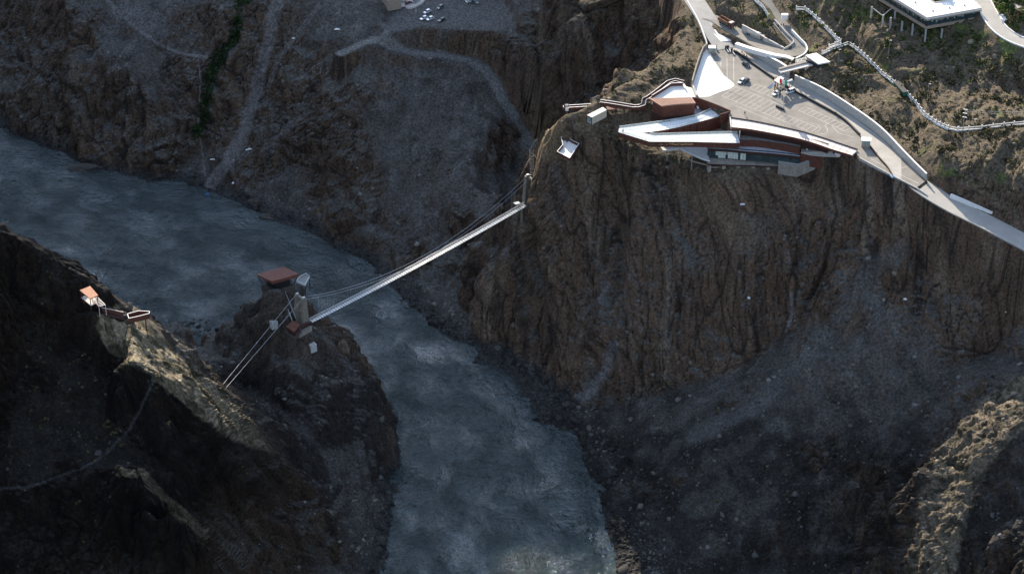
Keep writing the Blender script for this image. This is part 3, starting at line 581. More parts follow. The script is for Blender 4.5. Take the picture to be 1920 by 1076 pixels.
# ------------------------------------------------------------------ mesh builder
class MB:
    def __init__(s): s.v = []; s.f = []
    def add(s, v, f): k = len(s.v); s.v += [Vector(p) for p in v]; s.f += [tuple(i+k for i in q) for q in f]; return s
    def prism(s, top, th):
        """slab: polygon of 3D top points, dropped by th (number or list)"""
        n = len(top); th = th if isinstance(th, (list, tuple)) else [th]*n
        top = [Vector(p) for p in top]; A = sum((top[i].x*top[(i+1) % n].y-top[(i+1) % n].x*top[i].y) for i in range(n))
        if A < 0: top = top[::-1]; th = th[::-1]
        low = [p-Vector((0, 0, t)) for p, t in zip(top, th)]
        return s.add(top+low, [tuple(range(n)), tuple(range(2*n-1, n-1, -1))]+[(i, i+n, (i+1) % n+n, (i+1) % n) for i in range(n)])
    def bar(s, p, q, w, h=None, up=Vector((0, 0, 1))):
        p, q = Vector(p), Vector(q); h = h or w; d = (q-p).normalized(); r = d.cross(up)
        if r.length < 1e-3: r = Vector((1, 0, 0))
        r.normalize(); u = r.cross(d); r *= w/2; u *= h/2
        return s.add([p-r-u, p+r-u, p+r+u, p-r+u, q-r-u, q+r-u, q+r+u, q-r+u], [(0, 1, 2, 3), (7, 6, 5, 4), (0, 4, 5, 1), (1, 5, 6, 2), (2, 6, 7, 3), (3, 7, 4, 0)])
    def box(s, c, sx, sy, sz, rot=0, taper=1.):
        c = Vector(c); M = Matrix.Rotation(rot, 3, 'Z'); v = []
        for z, t in ((0, 1), (sz, taper)):
            for x, y in ((-1, -1), (1, -1), (1, 1), (-1, 1)): v.append(c+M @ Vector((x*sx/2*t, y*sy/2*t, z)))
        return s.add(v, [(3, 2, 1, 0), (4, 5, 6, 7), (0, 1, 5, 4), (1, 2, 6, 5), (2, 3, 7, 6), (3, 0, 4, 7)])
    def tube(s, p, q, r, n=6, r2=None):
        p, q = Vector(p), Vector(q); r2 = r if r2 is None else r2; d = (q-p).normalized()
        a = d.orthogonal().normalized(); b = d.cross(a); v = []
        for c, rr in ((p, r), (q, r2)):
            for i in range(n): t = 2*math.pi*i/n; v.append(c+rr*(a*math.cos(t)+b*math.sin(t)))
        return s.add(v, [(i, (i+1) % n, (i+1) % n+n, i+n) for i in range(n)]+[tuple(range(n-1, -1, -1)), tuple(range(n, 2*n))])
    def wall(s, line, h, t, below=0.):
        """upright wall of height h (number or list) and thickness t standing on a 3D line"""
        n = len(line); line = [Vector(p) for p in line]; h = h if isinstance(h, (list, tuple)) else [h]*n; L = []; Rr = []
        for i, p in enumerate(line):
            d = Vector((0, 0, 0))
            if i: d += (p-line[i-1]).normalized()
            if i+1 < n: d += (line[i+1]-p).normalized()
            d.z = 0; d.normalize(); nn = Vector((-d.y, d.x, 0))*t/2; L.append(p+nn); Rr.append(p-nn)
        v = []
        for i in range(n): v += [L[i]-Vector((0, 0, below)), Rr[i]-Vector((0, 0, below)), Rr[i]+Vector((0, 0, h[i])), L[i]+Vector((0, 0, h[i]))]
        f = [(3, 2, 1, 0), tuple(4*(n-1)+i for i in range(4))]
        for i in range(n-1):
            a = 4*i; b_ = a+4
            for j in range(4): f.append((a+j, a+(j+1) % 4, b_+(j+1) % 4, b_+j))
        return s.add(v, f)
    def ribbon(s, line, hw, th, lift=0.):
        n = len(line); line = [Vector(p)+Vector((0, 0, lift)) for p in line]; L = []; Rr = []
        for i, p in enumerate(line):
            d = Vector((0, 0, 0))
            if i: d += (p-line[i-1]).normalized()
            if i+1 < n: d += (line[i+1]-p).normalized()
            d.z = 0; d.normalize(); nn = Vector((-d.y, d.x, 0))*hw; L.append(p+nn); Rr.append(p-nn)
        v = []
        for i in range(n): v += [L[i], Rr[i], Rr[i]-Vector((0, 0, th)), L[i]-Vector((0, 0, th))]
        f = [(3, 2, 1, 0), tuple(4*(n-1)+i for i in range(4))]
        for i in range(n-1):
            a = 4*i; b_ = a+4
            for j in range(4): f.append((a+j, a+(j+1) % 4, b_+(j+1) % 4, b_+j))
        return s.add(v, f)
    def build(s, name, m, parent=None, smooth=False, local=False, bevel=0):
        off = Vector((0, 0, 0)); p = parent
        while p is not None and not local: off += p.location; p = p.parent
        o = new_obj(name, [v-off for v in s.v], s.f, m, parent, smooth)
        bm = bmesh.new(); bm.from_mesh(o.data); bmesh.ops.recalc_face_normals(bm, faces=bm.faces)
        if bevel: bmesh.ops.bevel(bm, geom=list(bm.edges), offset=bevel, segments=2, affect='EDGES', clamp_overlap=True)
        bm.to_mesh(o.data); bm.free(); return o
def empty(name, loc, label, cat, group=None):
    o = bpy.data.objects.new(name, None); COL.objects.link(o); o.location = loc; o.empty_display_size = .5; return tag(o, label, cat, group)
def copy_tree(o, parent=None):
    c = o.copy(); COL.objects.link(c)
    if parent: c.parent = parent
    for ch in [x for x in bpy.data.objects if x.parent == o]: copy_tree(ch, c)
    return c
def resample(line, step):
    line = [Vector(p) for p in line]; out = [line[0]]
    for a, b in zip(line, line[1:]):
        n = max(1, round((b-a).length/step))
        for i in range(1, n+1): out.append(a.lerp(b, i/n))
    return out
def smoothline(ln, n=4):
    """Catmull-Rom through the points"""
    p = [Vector(q) for q in ln]; p = [2*p[0]-p[1]]+p+[2*p[-1]-p[-2]]; out = []
    for i in range(1, len(p)-2):
        for k in range(n):
            t = k/n; a, b, c, d = p[i-1:i+3]
            out.append(.5*((2*b)+(c-a)*t+(2*a-5*b+4*c-d)*t*t+(3*b-a-3*c+d)*t**3))
    return out+[p[-2]]
Wl = lambda s: [W(*c) for c in chain(s)]
UP = Vector((0, 0, 1))
RUST = mat('weathered_steel', (.105, .04, .026), .75, 0, .35, .8, .02); RUSTROOF = mat('rust_roof', (.27, .135, .09), .6, 0, .22, .7, 0)
RUSTDK = mat('dark_rust', (.05, .022, .017), .8, 0, .35, .8); PALE = mat('pale_stone_roof', (.56, .5, .45), .7, 0, .1, .8)
WHITEP = mat('white_paint', (.72, .71, .68), .55, 0, .1, .9); CONC = mat('concrete', (.40, .385, .35), .85, 0, .2, .6, .02); CONCD = mat('old_concrete', (.25, .225, .19), .9, 0, .3, .7, .05)
DECKW = mat('white_glass_deck', (.72, .74, .73), .5, 0, .06, 1.5); STEELD = mat('dark_steel', (.03, .03, .032), .5, .3, .2, 1); STEELG = mat('galvanised_steel', (.36, .38, .40), .45, .4, .12, 1)
GLASS = mat('window_glass', (.035, .06, .065), .06, 0, .3, .35, 0, .8); GLASSG = mat('pale_glass', (.25, .33, .31), .1, 0, .35, .6, 0, .7)
ASPH = mat('worn_asphalt', (.195, .182, .16), .92, 0, .2, .22, .01); ROADM = mat('road_concrete', (.33, .315, .285), .9, 0, .14, .16, .01); PLAZAW = mat('white_paving', (.74, .71, .66), .85, 0, .06, .25)
LINE = mat('road_paint', (.55, .53, .48), .8, 0, .3, 1.5); BLACK = mat('black_rubber', (.02, .02, .02), .8); TANW = mat('tan_cladding', (.30, .235, .18), .8, 0, .15, .7); WOOD = mat('timber', (.27, .17, .09), .8, 0, .2, 1)
STONE = mat('dark_stone', (.07, .06, .052), .95, 0, .35, .6, .2); LEAF = bpy.data.materials['scrub_leaves']
# ------------------------------------------------------------------ pavements, roads and their paint
def structure(o): return tag(o, kind='structure')
structure(MB().prism(PLAZA, 1.6).build('car_park_pavement', ASPH))
structure(MB().prism([p+UP*.012 for p in Wl('1319,99,110 1325,93,110 1331,99,110 1343,121,110 1357,142,110 1375,156,110 1377,161,110 1368,167,110 1346,174,110 1330,181,110 1311,182.5,110 1298.5,160.5,110')], .2).build('paved_plaza', PLAZAW))
rr = [Vector(p)+UP*.012 for p in ROADR]
roadtop = Wl('1345,85,110.02 1377,96,110.02 1412,120,110.02 1452,149,110.02 1491,173,110.02 1526,192,110.02 1578,222,110.02 1613,255,110.02 1631,276,110.02 1660,311,110.02 1673,330,110.02 1690,336,110.02')
structure(MB().prism(roadtop+[rr[0]]+Wl('1650,256.5,110.02 1600,219.5,110.02 1541,180.5,110.02 1487,151.5,110.02 1440,120.5,110.02 1385,88.5,110.02 1352,77,110.02'), .5).build('road', ROADM))
structure(MB().ribbon(smoothline(ROADR[:6]), .1, .05, .1).build('road_edge', CONC)) if False else None
mid = [(a+b)/2 for a, b in zip(ROADR[:6], [ROADR[11], ROADR[10], ROADR[9], ROADR[8], ROADR[7], ROADR[6]])]
structure(MB().ribbon(smoothline(mid), 5.0, .6, .012).build('road', ROADM))
for nm, m_ in (('main', ROADM), ('ramp', ASPH), ('upper', ROADM)):
    structure(MB().ribbon(smoothline([W(*c) for c in ROADS[nm][1]], 5), ROADS[nm][0], .7, .05).build('road', m_))
edge = MB()
for nm in ('upper',):
    ln = smoothline([W(*c) for c in ROADS[nm][1]], 5)
    for sgn in (1, -1):
        off = []
        for i, p in enumerate(ln):
            d = (ln[min(i+1, len(ln)-1)]-ln[max(i-1, 0)]); d.z = 0; d.normalize(); off.append(p+Vector((-d.y, d.x, 0))*sgn*3.65)
        edge.wall(off, .35, .45, .5)
structure(edge.build('kerb', WHITEP))
structure(MB().prism([p+UP*.075 for p in Wl('1313,20,114.2 1323,30,113.7 1334,46,112.9 1347,64,111.9 1374,76,111.1 1352,79,110.9 1340,66,111.7 1325,46,112.9 1316,33,113.6')], .2).build('road_patch', PLAZAW))
pk = MB()
def mark(a, b, w=.14, z=110.024): a = W(*a, z); b = W(*b, z); a.z = b.z = z; pk.bar(a, b, w, .012)
tx, ty = 13.4, -8.7
def ticks(x0, y0, x1, y1, n, vx, vy):
    mark((x0, y0), (x1, y1)); mark((x0+vx, y0+vy), (x1+vx, y1+vy))
    for i in range(n+1): t = i/n; x, y = x0+(x1-x0)*t, y0+(y1-y0)*t; mark((x, y), (x+vx, y+vy))
ticks(1353, 180.5, 1520, 248, 19, tx, ty); ticks(1366.4, 171.8, 1455, 207.8, 10, tx, ty)
ticks(1406, 166, 1447, 182.5, 5, 12.5, -8.2); ticks(1497, 207, 1584, 246, 11, 13, -6.5)
for x in (1363, 1375.5): mark((x, 109), (x+.5, 152))
mark((1351.5, 112), (1352, 126))
for i in range(6): mark((1346.5, 112+i*2.6), (1351.5, 112+i*2.6), .2)
arc = [(1528, 248), (1536, 245), (1539, 240), (1533, 234), (1520, 230)]
for a, b in zip(arc, arc[1:]): mark(a, b)
arc = [(1540, 252), (1550, 250), (1552, 243), (1547, 236), (1551, 232), (1558, 234)]
for a, b in zip(arc, arc[1:]): mark(a, b)
mark((1560, 236), (1572, 250)); mark((1572, 250), (1600, 257)); mark((1400, 207), (1470, 236)); mark((1380, 199), (1400, 207))
mark((1632, 297), (1662, 314), .16); mark((1676, 322), (1722, 344), .16)
structure(pk.build('parking_paint', LINE))
rs = MB()
for i in range(5):
    for j in range(9): 
        if (i+j) % 2: a = W(1344.5+i*2.9+j*.35, 86+j*2.25, 110.03); rs.box((a.x, a.y, 110.02), .6, .5, .02)
structure(rs.build('rumble_paving', STEELD))
# walls of the made ground
def thing_wall(name, line, h, t, m, label, cat, below=1.5): return tag(MB().wall(line, h, t, below).build(name, m), label, cat)
w = empty('retaining_wall', W(1640, 247, 110), 'long concrete retaining wall curving along the uphill edge of the road', 'wall')
ln = smoothline(Wl('1490,153.5,110 1541,179.5,110 1600,218,110 1650,254.5,110 1690,293.5,110 1736,338.5,109.6'), 4); hs = [3.2+1.0*math.sin(math.pi*min(1, i/(len(ln)-1)*1.1)) for i in range(len(ln))]
MB().wall(ln, hs, .5, 2).build('wall', CONC, w); MB().wall([p+UP*(h+.004) for p, h in zip(ln, hs)], .22, .7, 0).build('coping', WHITEP, w)
w = empty('retaining_wall', W(1420, 108, 110), 'tapering concrete retaining wall between the road and the ramp above it', 'wall')
ln = Wl('1385,86,110 1412,103,110 1440,119,110 1462,133,110 1480,145,110'); hs = [.8, 2.6, 3.6, 4.2, 4.2]
MB().wall(ln, hs, .5, 2).build('wall', CONC, w); MB().wall([p+UP*(h+.004) for p, h in zip(ln, hs)], .2, 1.0, 0).build('coping', WHITEP, w)
w = empty('retaining_wall', W(1430, 70, 113), 'low concrete wall behind the parked tanker trailer', 'wall')
ln = Wl('1391,60,113.2 1410,68,113.2 1435,79,113.4 1469,92,114'); hs = [3.6, 3.0, 2.0, .6]
MB().wall(ln, hs, .4, 2).build('wall', CONC, w); MB().wall([p+UP*(h+.004) for p, h in zip(ln, hs)], .2, .6, 0).build('coping', PALE, w)
thing_wall('kerb_wall', smoothline(Wl('1469,93,114.3 1484,84,115.6 1487,76,116.1 1472,60,117.2 1452,38,118.3')), .5, .5, CONC, 'rough low kerb wall on the inner side of the hairpin ramp', 'wall')
thing_wall('kerb_wall', smoothline(Wl('1380,83,113.2 1400,90,113.4 1424,97,113.8 1450,104,114.2 1474,108,114.5 1488,113,114.7')), .6, 2.0, PLAZAW, 'wide white kerb along the downhill side of the ramp', 'wall')
thing_wall('kerb_wall', smoothline(Wl('1492,111,114.9 1506,104,115.2 1513,95,115.6 1510,84,116 1499,73,116.6 1484,57,117.4')), .6, .6, WHITEP, 'white kerb wall round the outside of the hairpin bend', 'wall')
thing_wall('kerb_wall', smoothline(Wl('1281,-10,115.6 1291,8,114.9 1309,40,113.4 1321,70,111.6 1326,86,110.4')), .7, .5, PLAZAW, 'pale kerb wall on the cliff side of the approach road', 'wall')
thing_wall('median_wall', smoothline(Wl('1376,97,110 1412,121,110 1452,149,110 1491,173,110 1526,192,110 1578,222,110 1612,254,110')), 1.0, .7, STEELD, 'dark low barrier dividing the car park from the road, above the guard booth', 'barrier', .2)
thing_wall('median_wall', smoothline(Wl('1631,276,110 1648,297,110 1664,315,110 1673,330,110')), .8, .4, RUSTDK, 'short dark barrier running downhill from the guard booth', 'barrier', .2)
thing_wall('parapet', Wl('1297.5,160,110 1303,140,110 1309,120,110 1318,97,110 1326,90,110'), 2.4, .5, CONCD, 'tall grey parapet wall on the cliff edge of the white plaza', 'wall')
thing_wall('parapet', Wl('1299,161,110 1301,170,110 1306,183,110'), 1.2, .5, CONC, 'short grey parapet between the white plaza and the upper terrace', 'wall')
thing_wall('crash_barrier', Wl('1782,369,109 1810,381,108.3 1836,391,107.7 1861,402,107.2'), 1.3, 1.2, WHITEP, 'white concrete crash barrier along the shaded downhill road', 'barrier')
thing_wall('road_kerb', smoothline(Wl('1612,297,110 1660,323,110 1718,353,109.8 1738,366,109.3')), .35, .4, CONC, 'low kerb at the cliff side of the road below the guard booth', 'kerb')
# ------------------------------------------------------------------ white perimeter fences
def fence(line, gaps, label, step=3.0, h=2.4):
    f_ = empty('perimeter_fence', line[0], label, 'fence')
    ps = resample(line, step)
    for k in range(7):
        for i in range(1, len(ps)-1): ps[i].z = .5*ps[i].z+.25*(ps[i-1].z+ps[i+1].z)
    MB().wall(ps, .8, .26, 1.5).build('base_wall', WHITEP, f_)
    MB().wall([p+UP*1.7 for p in ps], .2, .18).build('top_rail', WHITEP, f_)
    for a, b in zip(ps, ps[1:]):
        n = 8; mb = MB().bar(a.lerp(b, .08)+UP*1.25, a.lerp(b, .92)+UP*1.25, .06)
        for i in range(1, n): q = a.lerp(b, i/n); mb.bar(q+UP*.75, q+UP*1.72, .035)
        mb.build('railing_panel', STEELG, f_)
    for p in ps: MB().box(p-UP*.6, .34, .34, h+.6).box(p+UP*h, .4, .4, .08).build('post', WHITEP, f_)
fence(Wl('1493,20,121.2 1509,19,121.7 1530,37,121 1551,58,120.2 1573,80,119'), 0, 'white post and rail fence running down to the fence corner, above the hairpin ramp')
fence(Wl('1554,92,118 1565,88,118.2 1576,82.5,118.4'), 0, 'very short white fence piece by the fence corner', 3.2)
fence(Wl('1541,104,117.2 1560,95,118 1576,90,118 1591,85,118'), 0, 'short white fence beside the flat gatehouse roof', 3.6)
fence(Wl('1591,85,118 1609,98,118 1627,114,118 1652,140,118 1678,160,118'), 0, 'white fence between the short fence corner and the green container')
fence(Wl('1701,180,118 1717,198,117.8 1733,219,118.3 1755,234,119.5 1778,245,121 1795,247,122'), 0, 'white fence curving downhill from the green container to the power pole')
fence(Wl('1797,247,122 1816,245,123 1841,242,124 1882,238,124.8 1920,235,125.5 1990,232,126.5'), 0, 'straight white fence running right from the power pole', 4.9)
fence(Wl('1404,-12,122 1414,2,121 1430,16,120 1440,33,118.6'), 0, 'white fence on the left side of the upper ramp', 3.0, 1.6)
gp = W(1471, 36, 118.8); tag(MB().box(gp, 2.6, 1.4, 2.2).box(gp+UP*2.2, 3, 1.8, .2).build('gate_pier', WHITEP), 'stubby white gate pier to the right of the upper ramp', 'gate pier')
gp = W(1441, 37, 118.3); tag(MB().box(gp, .9, .9, 2.6, 0, .85).box(gp+UP*2.6, 1.0, 1.0, .2).build('gate_pier', CONCD), 'slim grey gate pier to the left of the upper ramp', 'gate pier')
for i, (x, y, s_) in enumerate(((1459, 49, 'left'), (1464.5, 48, 'middle'), (1469, 47.5, 'right'))):
    g = W(x, y, 117.6); tag(MB().tube(g-UP*.3, g+UP*.8, .22, 8).build('bollard', BLACK), s_+'most of the three black bollards across the upper ramp' if s_ != 'middle' else 'middle one of the three black bollards across the upper ramp', 'bollard', 'bollards across the ramp')
a, b = W(1679, 163, 117.6), W(1697, 183, 117.6); d = (b-a); ang = math.atan2(d.y, d.x); c = (a+b)/2
gc = empty('container', c, 'dark green metal container set in a gap of the white fence', 'container'); gm_ = mat('green_metal', (.03, .11, .07), .6, 0, .3, .8)
mb = MB().box(c-UP*1, d.length, 2.3, 3.6, ang)
mb.build('body', gm_, gc); mb = MB()
for i in range(-7, 8): q = c+d.normalized()*(i*d.length/16); n_ = Vector((d.y, -d.x, 0)).normalized()*1.17; mb.bar(q+n_-UP*.9, q+n_+UP*2.4, .12)
mb.build('ribs', gm_, gc); MB().box(c+UP*2.604, d.length*1.02, 2.5, .12, ang).build('open_top', STEELD, gc)
# ------------------------------------------------------------------ the suspension bridge
A, B = W(574, 607.5, 58), W(986, 384.5, 58); bd = (B-A).normalized(); bn = Vector((bd.y, -bd.x, 0)); L = (B-A).length
br = empty('suspension_bridge', A, 'long narrow white suspension footbridge slung across the river between two concrete towers', 'bridge')
dz = lambda t: -1.2*4*t*(1-t)
mb = MB(); bm2 = MB(); n = 96
for i in range(n):
    t0, t1 = i/n, (i+1)/n; p, q_ = A.lerp(B, t0+.0017)+UP*dz(t0), A.lerp(B, t1-.0017)+UP*dz(t1)
    for k in (-1, 1): mb.add([p+bn*(.42*k-.385)+UP*0, p+bn*(.42*k+.385), q_+bn*(.42*k+.385), q_+bn*(.42*k-.385), p+bn*(.42*k-.385)-UP*.12, p+bn*(.42*k+.385)-UP*.12, q_+bn*(.42*k+.385)-UP*.12, q_+bn*(.42*k-.385)-UP*.12], [(0, 1, 2, 3), (7, 6, 5, 4), (0, 4, 5, 1), (1, 5, 6, 2), (2, 6, 7, 3), (3, 7, 4, 0)])
    bm2.bar(A.lerp(B, t0)+UP*(dz(t0)-.25)-bn*1.0, A.lerp(B, t0)+UP*(dz(t0)-.25)+bn*1.0, .12, .2)
mb.build('deck_plates', mat('pale_deck', (.8, .8, .78), .6, 0, .25, .55), br); bm2.build('cross_beams', STEELD, br)
for sg in (1, -1):
    mb = MB(); pts_ = [A.lerp(B, i/40)+UP*dz(i/40)+bn*.98*sg for i in range(41)]
    for p, q_ in zip(pts_, pts_[1:]):
        for h in (.06, .5, .85, 1.25): mb.bar(p+UP*h, q_+UP*h, .05 if h < 1.2 else .09)
        for k in range(3): r_ = p.lerp(q_, k/3); mb.bar(r_, r_+UP*1.25, .06)
    mb.build('railing', WHITEP if sg < 0 else STEELG, br)
    mb = MB(); top0, top1 = 13.2, 13.4; cb = []
    for i in range(49):
        t = i/48; h = 1.9+(top0-1.9)*((.5-t)*2)**2 if t < .5 else 1.9+(top1-1.9)*((t-.5)*2)**2
        cb.append(A.lerp(B, t)+UP*(h+dz(t)*.3)+bn*.98*sg)
    for p, q_ in zip(cb, cb[1:]): mb.tube(p, q_, .07, 5)
    mb.build('main_cable', STEELG, br)
    for i in range(3, 46, 3): p = cb[i]; t = i/48; MB().bar(p, A.lerp(B, t)+UP*dz(t)+bn*.98*sg, .035).build('hanger', STEELG, br)
CONCT = mat('tower_concrete', (.21, .185, .145), .9, 0, .3, .9, .03)
def tower(at, h, side, lean, wide=1.):
    tw = None
    for sg in (1, -1):
        c = at+bn*2.1*sg*side; mb = MB()
        mb.add([c+bd*x*bw*wide+bn*y*tw_+UP*z for z, bw, tw_ in ((-3, 1.7, .95), (h*.5, 1.3, .8), (h, .9, .65)) for x, y in ((-1, -1), (1, -1), (1, 1), (-1, 1))],
               [(3, 2, 1, 0), (8, 9, 10, 11)]+[(a_*4+i, a_*4+(i+1) % 4, a_*4+4+(i+1) % 4, a_*4+4+i) for a_ in (0, 1) for i in range(4)])
        mb.build('tower_leg', CONCT, br)
    mb = MB().bar(at+bn*1.22*side+UP*(h-.9), at-bn*1.22*side+UP*(h-.9), 1.1, 1.3); mb.bar(at+bn*1.1*side+UP*(h*.45), at-bn*1.1*side+UP*(h*.45), 1.2, .8); mb.build('crossbeam', CONCT, br)
    for sg in (1, -1): MB().box(at+bn*2.1*sg*side+UP*(h+.003), 1.2, .8, .5, math.atan2(bd.y, bd.x)).build('cable_saddle', STEELG, br)
tA = W(566, 604, 57.5); tB = W(995, 379, 58)
tower(tA, 13.3, 1, 0); tower(tB, 13.2, 1, 0, 1.55)
for k, (s0, e0) in enumerate(((1, (421, 708, 66)), (-1, (413, 701, 67)))):
    e = W(*e0); e.z = ground_z(e.x, e.y)-.4; MB().tube(tA+bn*2.1*s0+UP*13.6, e, .075, 5).build('backstay', STEELG, br)
for s0, e0 in ((1, (1018, 332.5, 72)), (-1, (1017, 328, 72))):
    MB().tube(tB+bn*2.1*s0+UP*13.5, W(*e0), .09, 5).build('backstay', STEELG, br)
MB().prism(Wl('962.5,380,59 972,377.5,59 976,381,59 967,383.5,59'), .25).build('side_landing', WHITEP, br)
mb = MB(); 
for x, y in ((1002, 381), (978, 386)): p = W(x, y, 58); mb.box(p-UP*9, 1.1, 1.1, 9)
mb.build('abutment_pier', CONCT, br)
# pieces by the near tower
def slab_thing(name, poly, th, m, label, cat, group=None): return tag(MB().prism(poly, th).build(name, m), label, cat, group)
gh = empty('gatehouse', W(549, 620, 58), 'small rust red gatehouse at the near end of the footbridge', 'gatehouse')
roof = Wl('536.5,612,61.6 549,600.5,61.6 563,608,61.6 551.5,622.5,61.6'); ctr = sum(roof, Vector())/4
MB().prism(roof, .5).build('roof', RUST, gh); MB().prism([ctr+(p-ctr)*.9-UP*.503 for p in roof], 2.2).build('walls', RUSTDK, gh); MB().prism([ctr+(p-ctr)*1.1-UP*2.72 for p in roof], 1.6).build('plinth', STONE, gh)
MB().prism(Wl('552,618,57.4 575,606,57.4 585,612,57.4 561,626,57.4'), 2.2).build('bridge_head', CONCD, gh)
MB().prism(Wl('563,611,59.3 583,601,59.3 584.5,603.5,59.3 565,614,59.3'), 1.2).build('side_panel', RUSTDK, gh)
for x, y, lb in ((514, 621, 'square concrete anchor block under the cables uphill of the rust gatehouse'), (586, 652, 'square concrete anchor block on the ledge below the rust gatehouse')):
    p = on_slope(x, y, 54)-UP*.2
    tag(MB().box(p-UP*2.5, 2.9, 2.6, 3.6, .6, .97).build('anchor_block', mat('block_concrete', (.42, .42, .41), .9, 0, .12, .9)), lb, 'concrete block')
# pavilion on the pinnacle
pv = empty('pavilion', W(516, 540, 66), 'rust roofed lookout pavilion on top of the rock pinnacle', 'pavilion')
roof = Wl('480.4,514.4,73 532.5,499.5,73.6 560.4,513.5,73.2 510,527.4,72.6'); ctr = sum(roof, Vector())/4
MB().prism(roof, [.35, .35, 1.5, 1.5]).build('roof', mat('pinnacle_roof', (.135, .052, .036), .65, 0, .25, .5), pv)
low = [ctr+(p-ctr)*.72-UP*5.4 for p in roof]; up_ = [ctr+(p-ctr)*.94-UP*1.3 for p in roof]; mb = MB()
for i in range(4):
    j = (i+1) % 4; mb.bar(up_[i]+UP*.6, low[i], .28); mb.bar(low[i], low[j], .25); n = 6
    for k in range(n+1): mb.bar(up_[i].lerp(up_[j], k/n)+UP*.5, low[i].lerp(low[j], k/n), .09); 
    for k in range(n): mb.bar(up_[i].lerp(up_[j], k/n), low[i].lerp(low[j], (k+1)/n), .07)
mb.build('cage_frame', STEELD, pv); MB().prism([ctr+(p-ctr)*.55-UP*1.6 for p in roof], 3.8).build('glazing', STEELD, pv)
MB().prism([ctr+(p-ctr)*.8-UP*5.5 for p in roof], 3).build('plinth', STONE, pv)
fd = empty('lookout_deck', W(568, 527, 61), 'small pale lookout deck with white railing beside the pinnacle pavilion', 'viewing deck')
poly = Wl('556.5,530,61 562,522.5,61 574,516,61 580,521.5,61 572,536.5,61')
MB().prism(poly, .4).build('floor', mat('grey_glass_floor', (.13, .15, .155), .5, 0, .15, .8), fd); mb = MB(); pr = poly[1:]+poly[:1]
for a, b in zip(poly, pr): mb.bar(a+UP*1.1, b+UP*1.1, .12); mb.bar(a, a+UP*1.1, .1); mb.bar(a+UP*.55, b+UP*.55, .05)
mb.build('railing', WHITEP, fd); mb = MB()
for p in poly: mb.bar(p-UP*.4, p-UP*6, .25)
mb.build('support', STEELD, fd)
def stairs(name, a, b, w_, label, rail=WHITEP, m=STEELD, n=18):
    s_ = empty(name, b, label, 'stairs'); d_ = (b-a); side = Vector((d_.y, -d_.x, 0)).normalized()*w_/2; mb = MB(); r_ = MB()
    for i in range(n): p = a.lerp(b, i/n); q_ = a.lerp(b, (i+1)/n); h_ = q_.z; mb.prism([Vector((p.x, p.y, p.z))+side, Vector((p.x, p.y, p.z))-side, Vector((q_.x, q_.y, p.z))-side, Vector((q_.x, q_.y, p.z))+side], .5)
    mb.build('steps', m, s_)
    for sg in (1, -1):
        r_ = MB(); r_.bar(a+side*sg+UP*1.05, b+side*sg+UP*1.05, .09); r_.bar(a+side*sg+UP*.1, b+side*sg+UP*.1, .09)
        for i in range(9): p = a.lerp(b, i/8)+side*sg; r_.bar(p-UP*1.5, p+UP*1.05, .06)
        r_.build('handrail', rail, s_)
stairs('stairs', W(530, 548.5, 66), W(551.5, 601, 59.5), 1.8, 'steep dark stairs from the pinnacle pavilion down to the bridge gatehouse')
stairs('stairs', W(996, 281, 79), W(998.5, 330, 69), 1.7, 'steep dark stairs behind the far bridge tower', STEELG)
stairs('stairs', W(1005.5, 264, 84), W(996.5, 281, 79), 1.5, 'upper flight of dark stairs on the skyline edge of the cliff', STEELG)
MB_ = MB()
# lookouts on the near ridge
pv = empty('pavilion', W(170, 566, 110), 'small orange rust roofed pavilion on the near left ridge', 'pavilion')
roof = Wl('149.5,544,113.2 169,536,113.6 184,553.4,113.4 169,560,113'); ctr = sum(roof, Vector())/4
MB().prism(roof, .4).build('roof', mat('orange_rust_roof', (.33, .13, .06), .7, 0, .15, .8), pv)
for p in roof: q_ = ctr+(p-ctr)*.93; MB().bar(q_-UP*.4, ctr+(p-ctr)*.68-UP*6, .32).build('leaning_post', RUST, pv)
MB().prism([ctr+(p-ctr)*.95-UP*3.2 for p in roof], .3).build('floor', PALE, pv)
mb = MB(); poly = Wl('183,556.5,110.6 197.5,571,110.6 185.5,574,110.6 175.5,562,110.6')
for k in range(7): t = k/6; mb.bar(poly[0].lerp(poly[1], t), poly[3].lerp(poly[2], t), .3, .1)
for i in range(4): mb.bar(poly[i]-UP*.15, poly[(i+1) % 4]-UP*.15, .2)
for p in poly[1:3]: mb.bar(p-UP*.2, p-UP*5, .2)
mb.build('slatted_balcony', PALE, pv)
def parapet_deck(name, rim, h, label, cat, floor=DECKW, wallm=RUST, cap=WHITEP, gap=None, drop=.8, posts=2):
    """deck whose rim is given; solid parapets drop from the rim, with a pale cap"""
    o = empty(name, rim[0]-UP*h, label, cat); n = len(rim); ctr = sum(rim, Vector())/n
    MB().prism([ctr+(p-ctr)*.985-UP*h for p in rim], drop).build('floor', floor, o)
    for i in range(n):
        if gap and i in gap: continue
        a, b = rim[i], rim[(i+1) % n]
        MB().wall([a-UP*(h+drop*.6), b-UP*(h+drop*.6)], h+drop*.6-.05, .12).build('parapet', wallm, o)
    mb = MB()
    for i in range(n):
        if gap and i in gap: continue
        mb.bar(rim[i], rim[(i+1) % n], .2, .1)
    mb.build('handrail', cap, o); mb = MB(); q_ = [ctr+(p-ctr)*.6-UP*(h+drop) for p in rim]
    for p in q_[::max(1, n//posts)]: mb.bar(p, Vector((p.x, p.y, min(p.z-1, ground_z(p.x, p.y)-1))), .4)
    mb.build('support', RUSTDK, o); return o
parapet_deck('lookout_deck', Wl('239,588,102.6 260,582.4,102.6 280.5,583.5,102.6 279.5,587.5,102.6 262,592,102.6 241.5,596.6,102.6'), 1.7, 'boat shaped rust red lookout deck with pale rim on the near left ridge', 'viewing deck', RUSTDK)
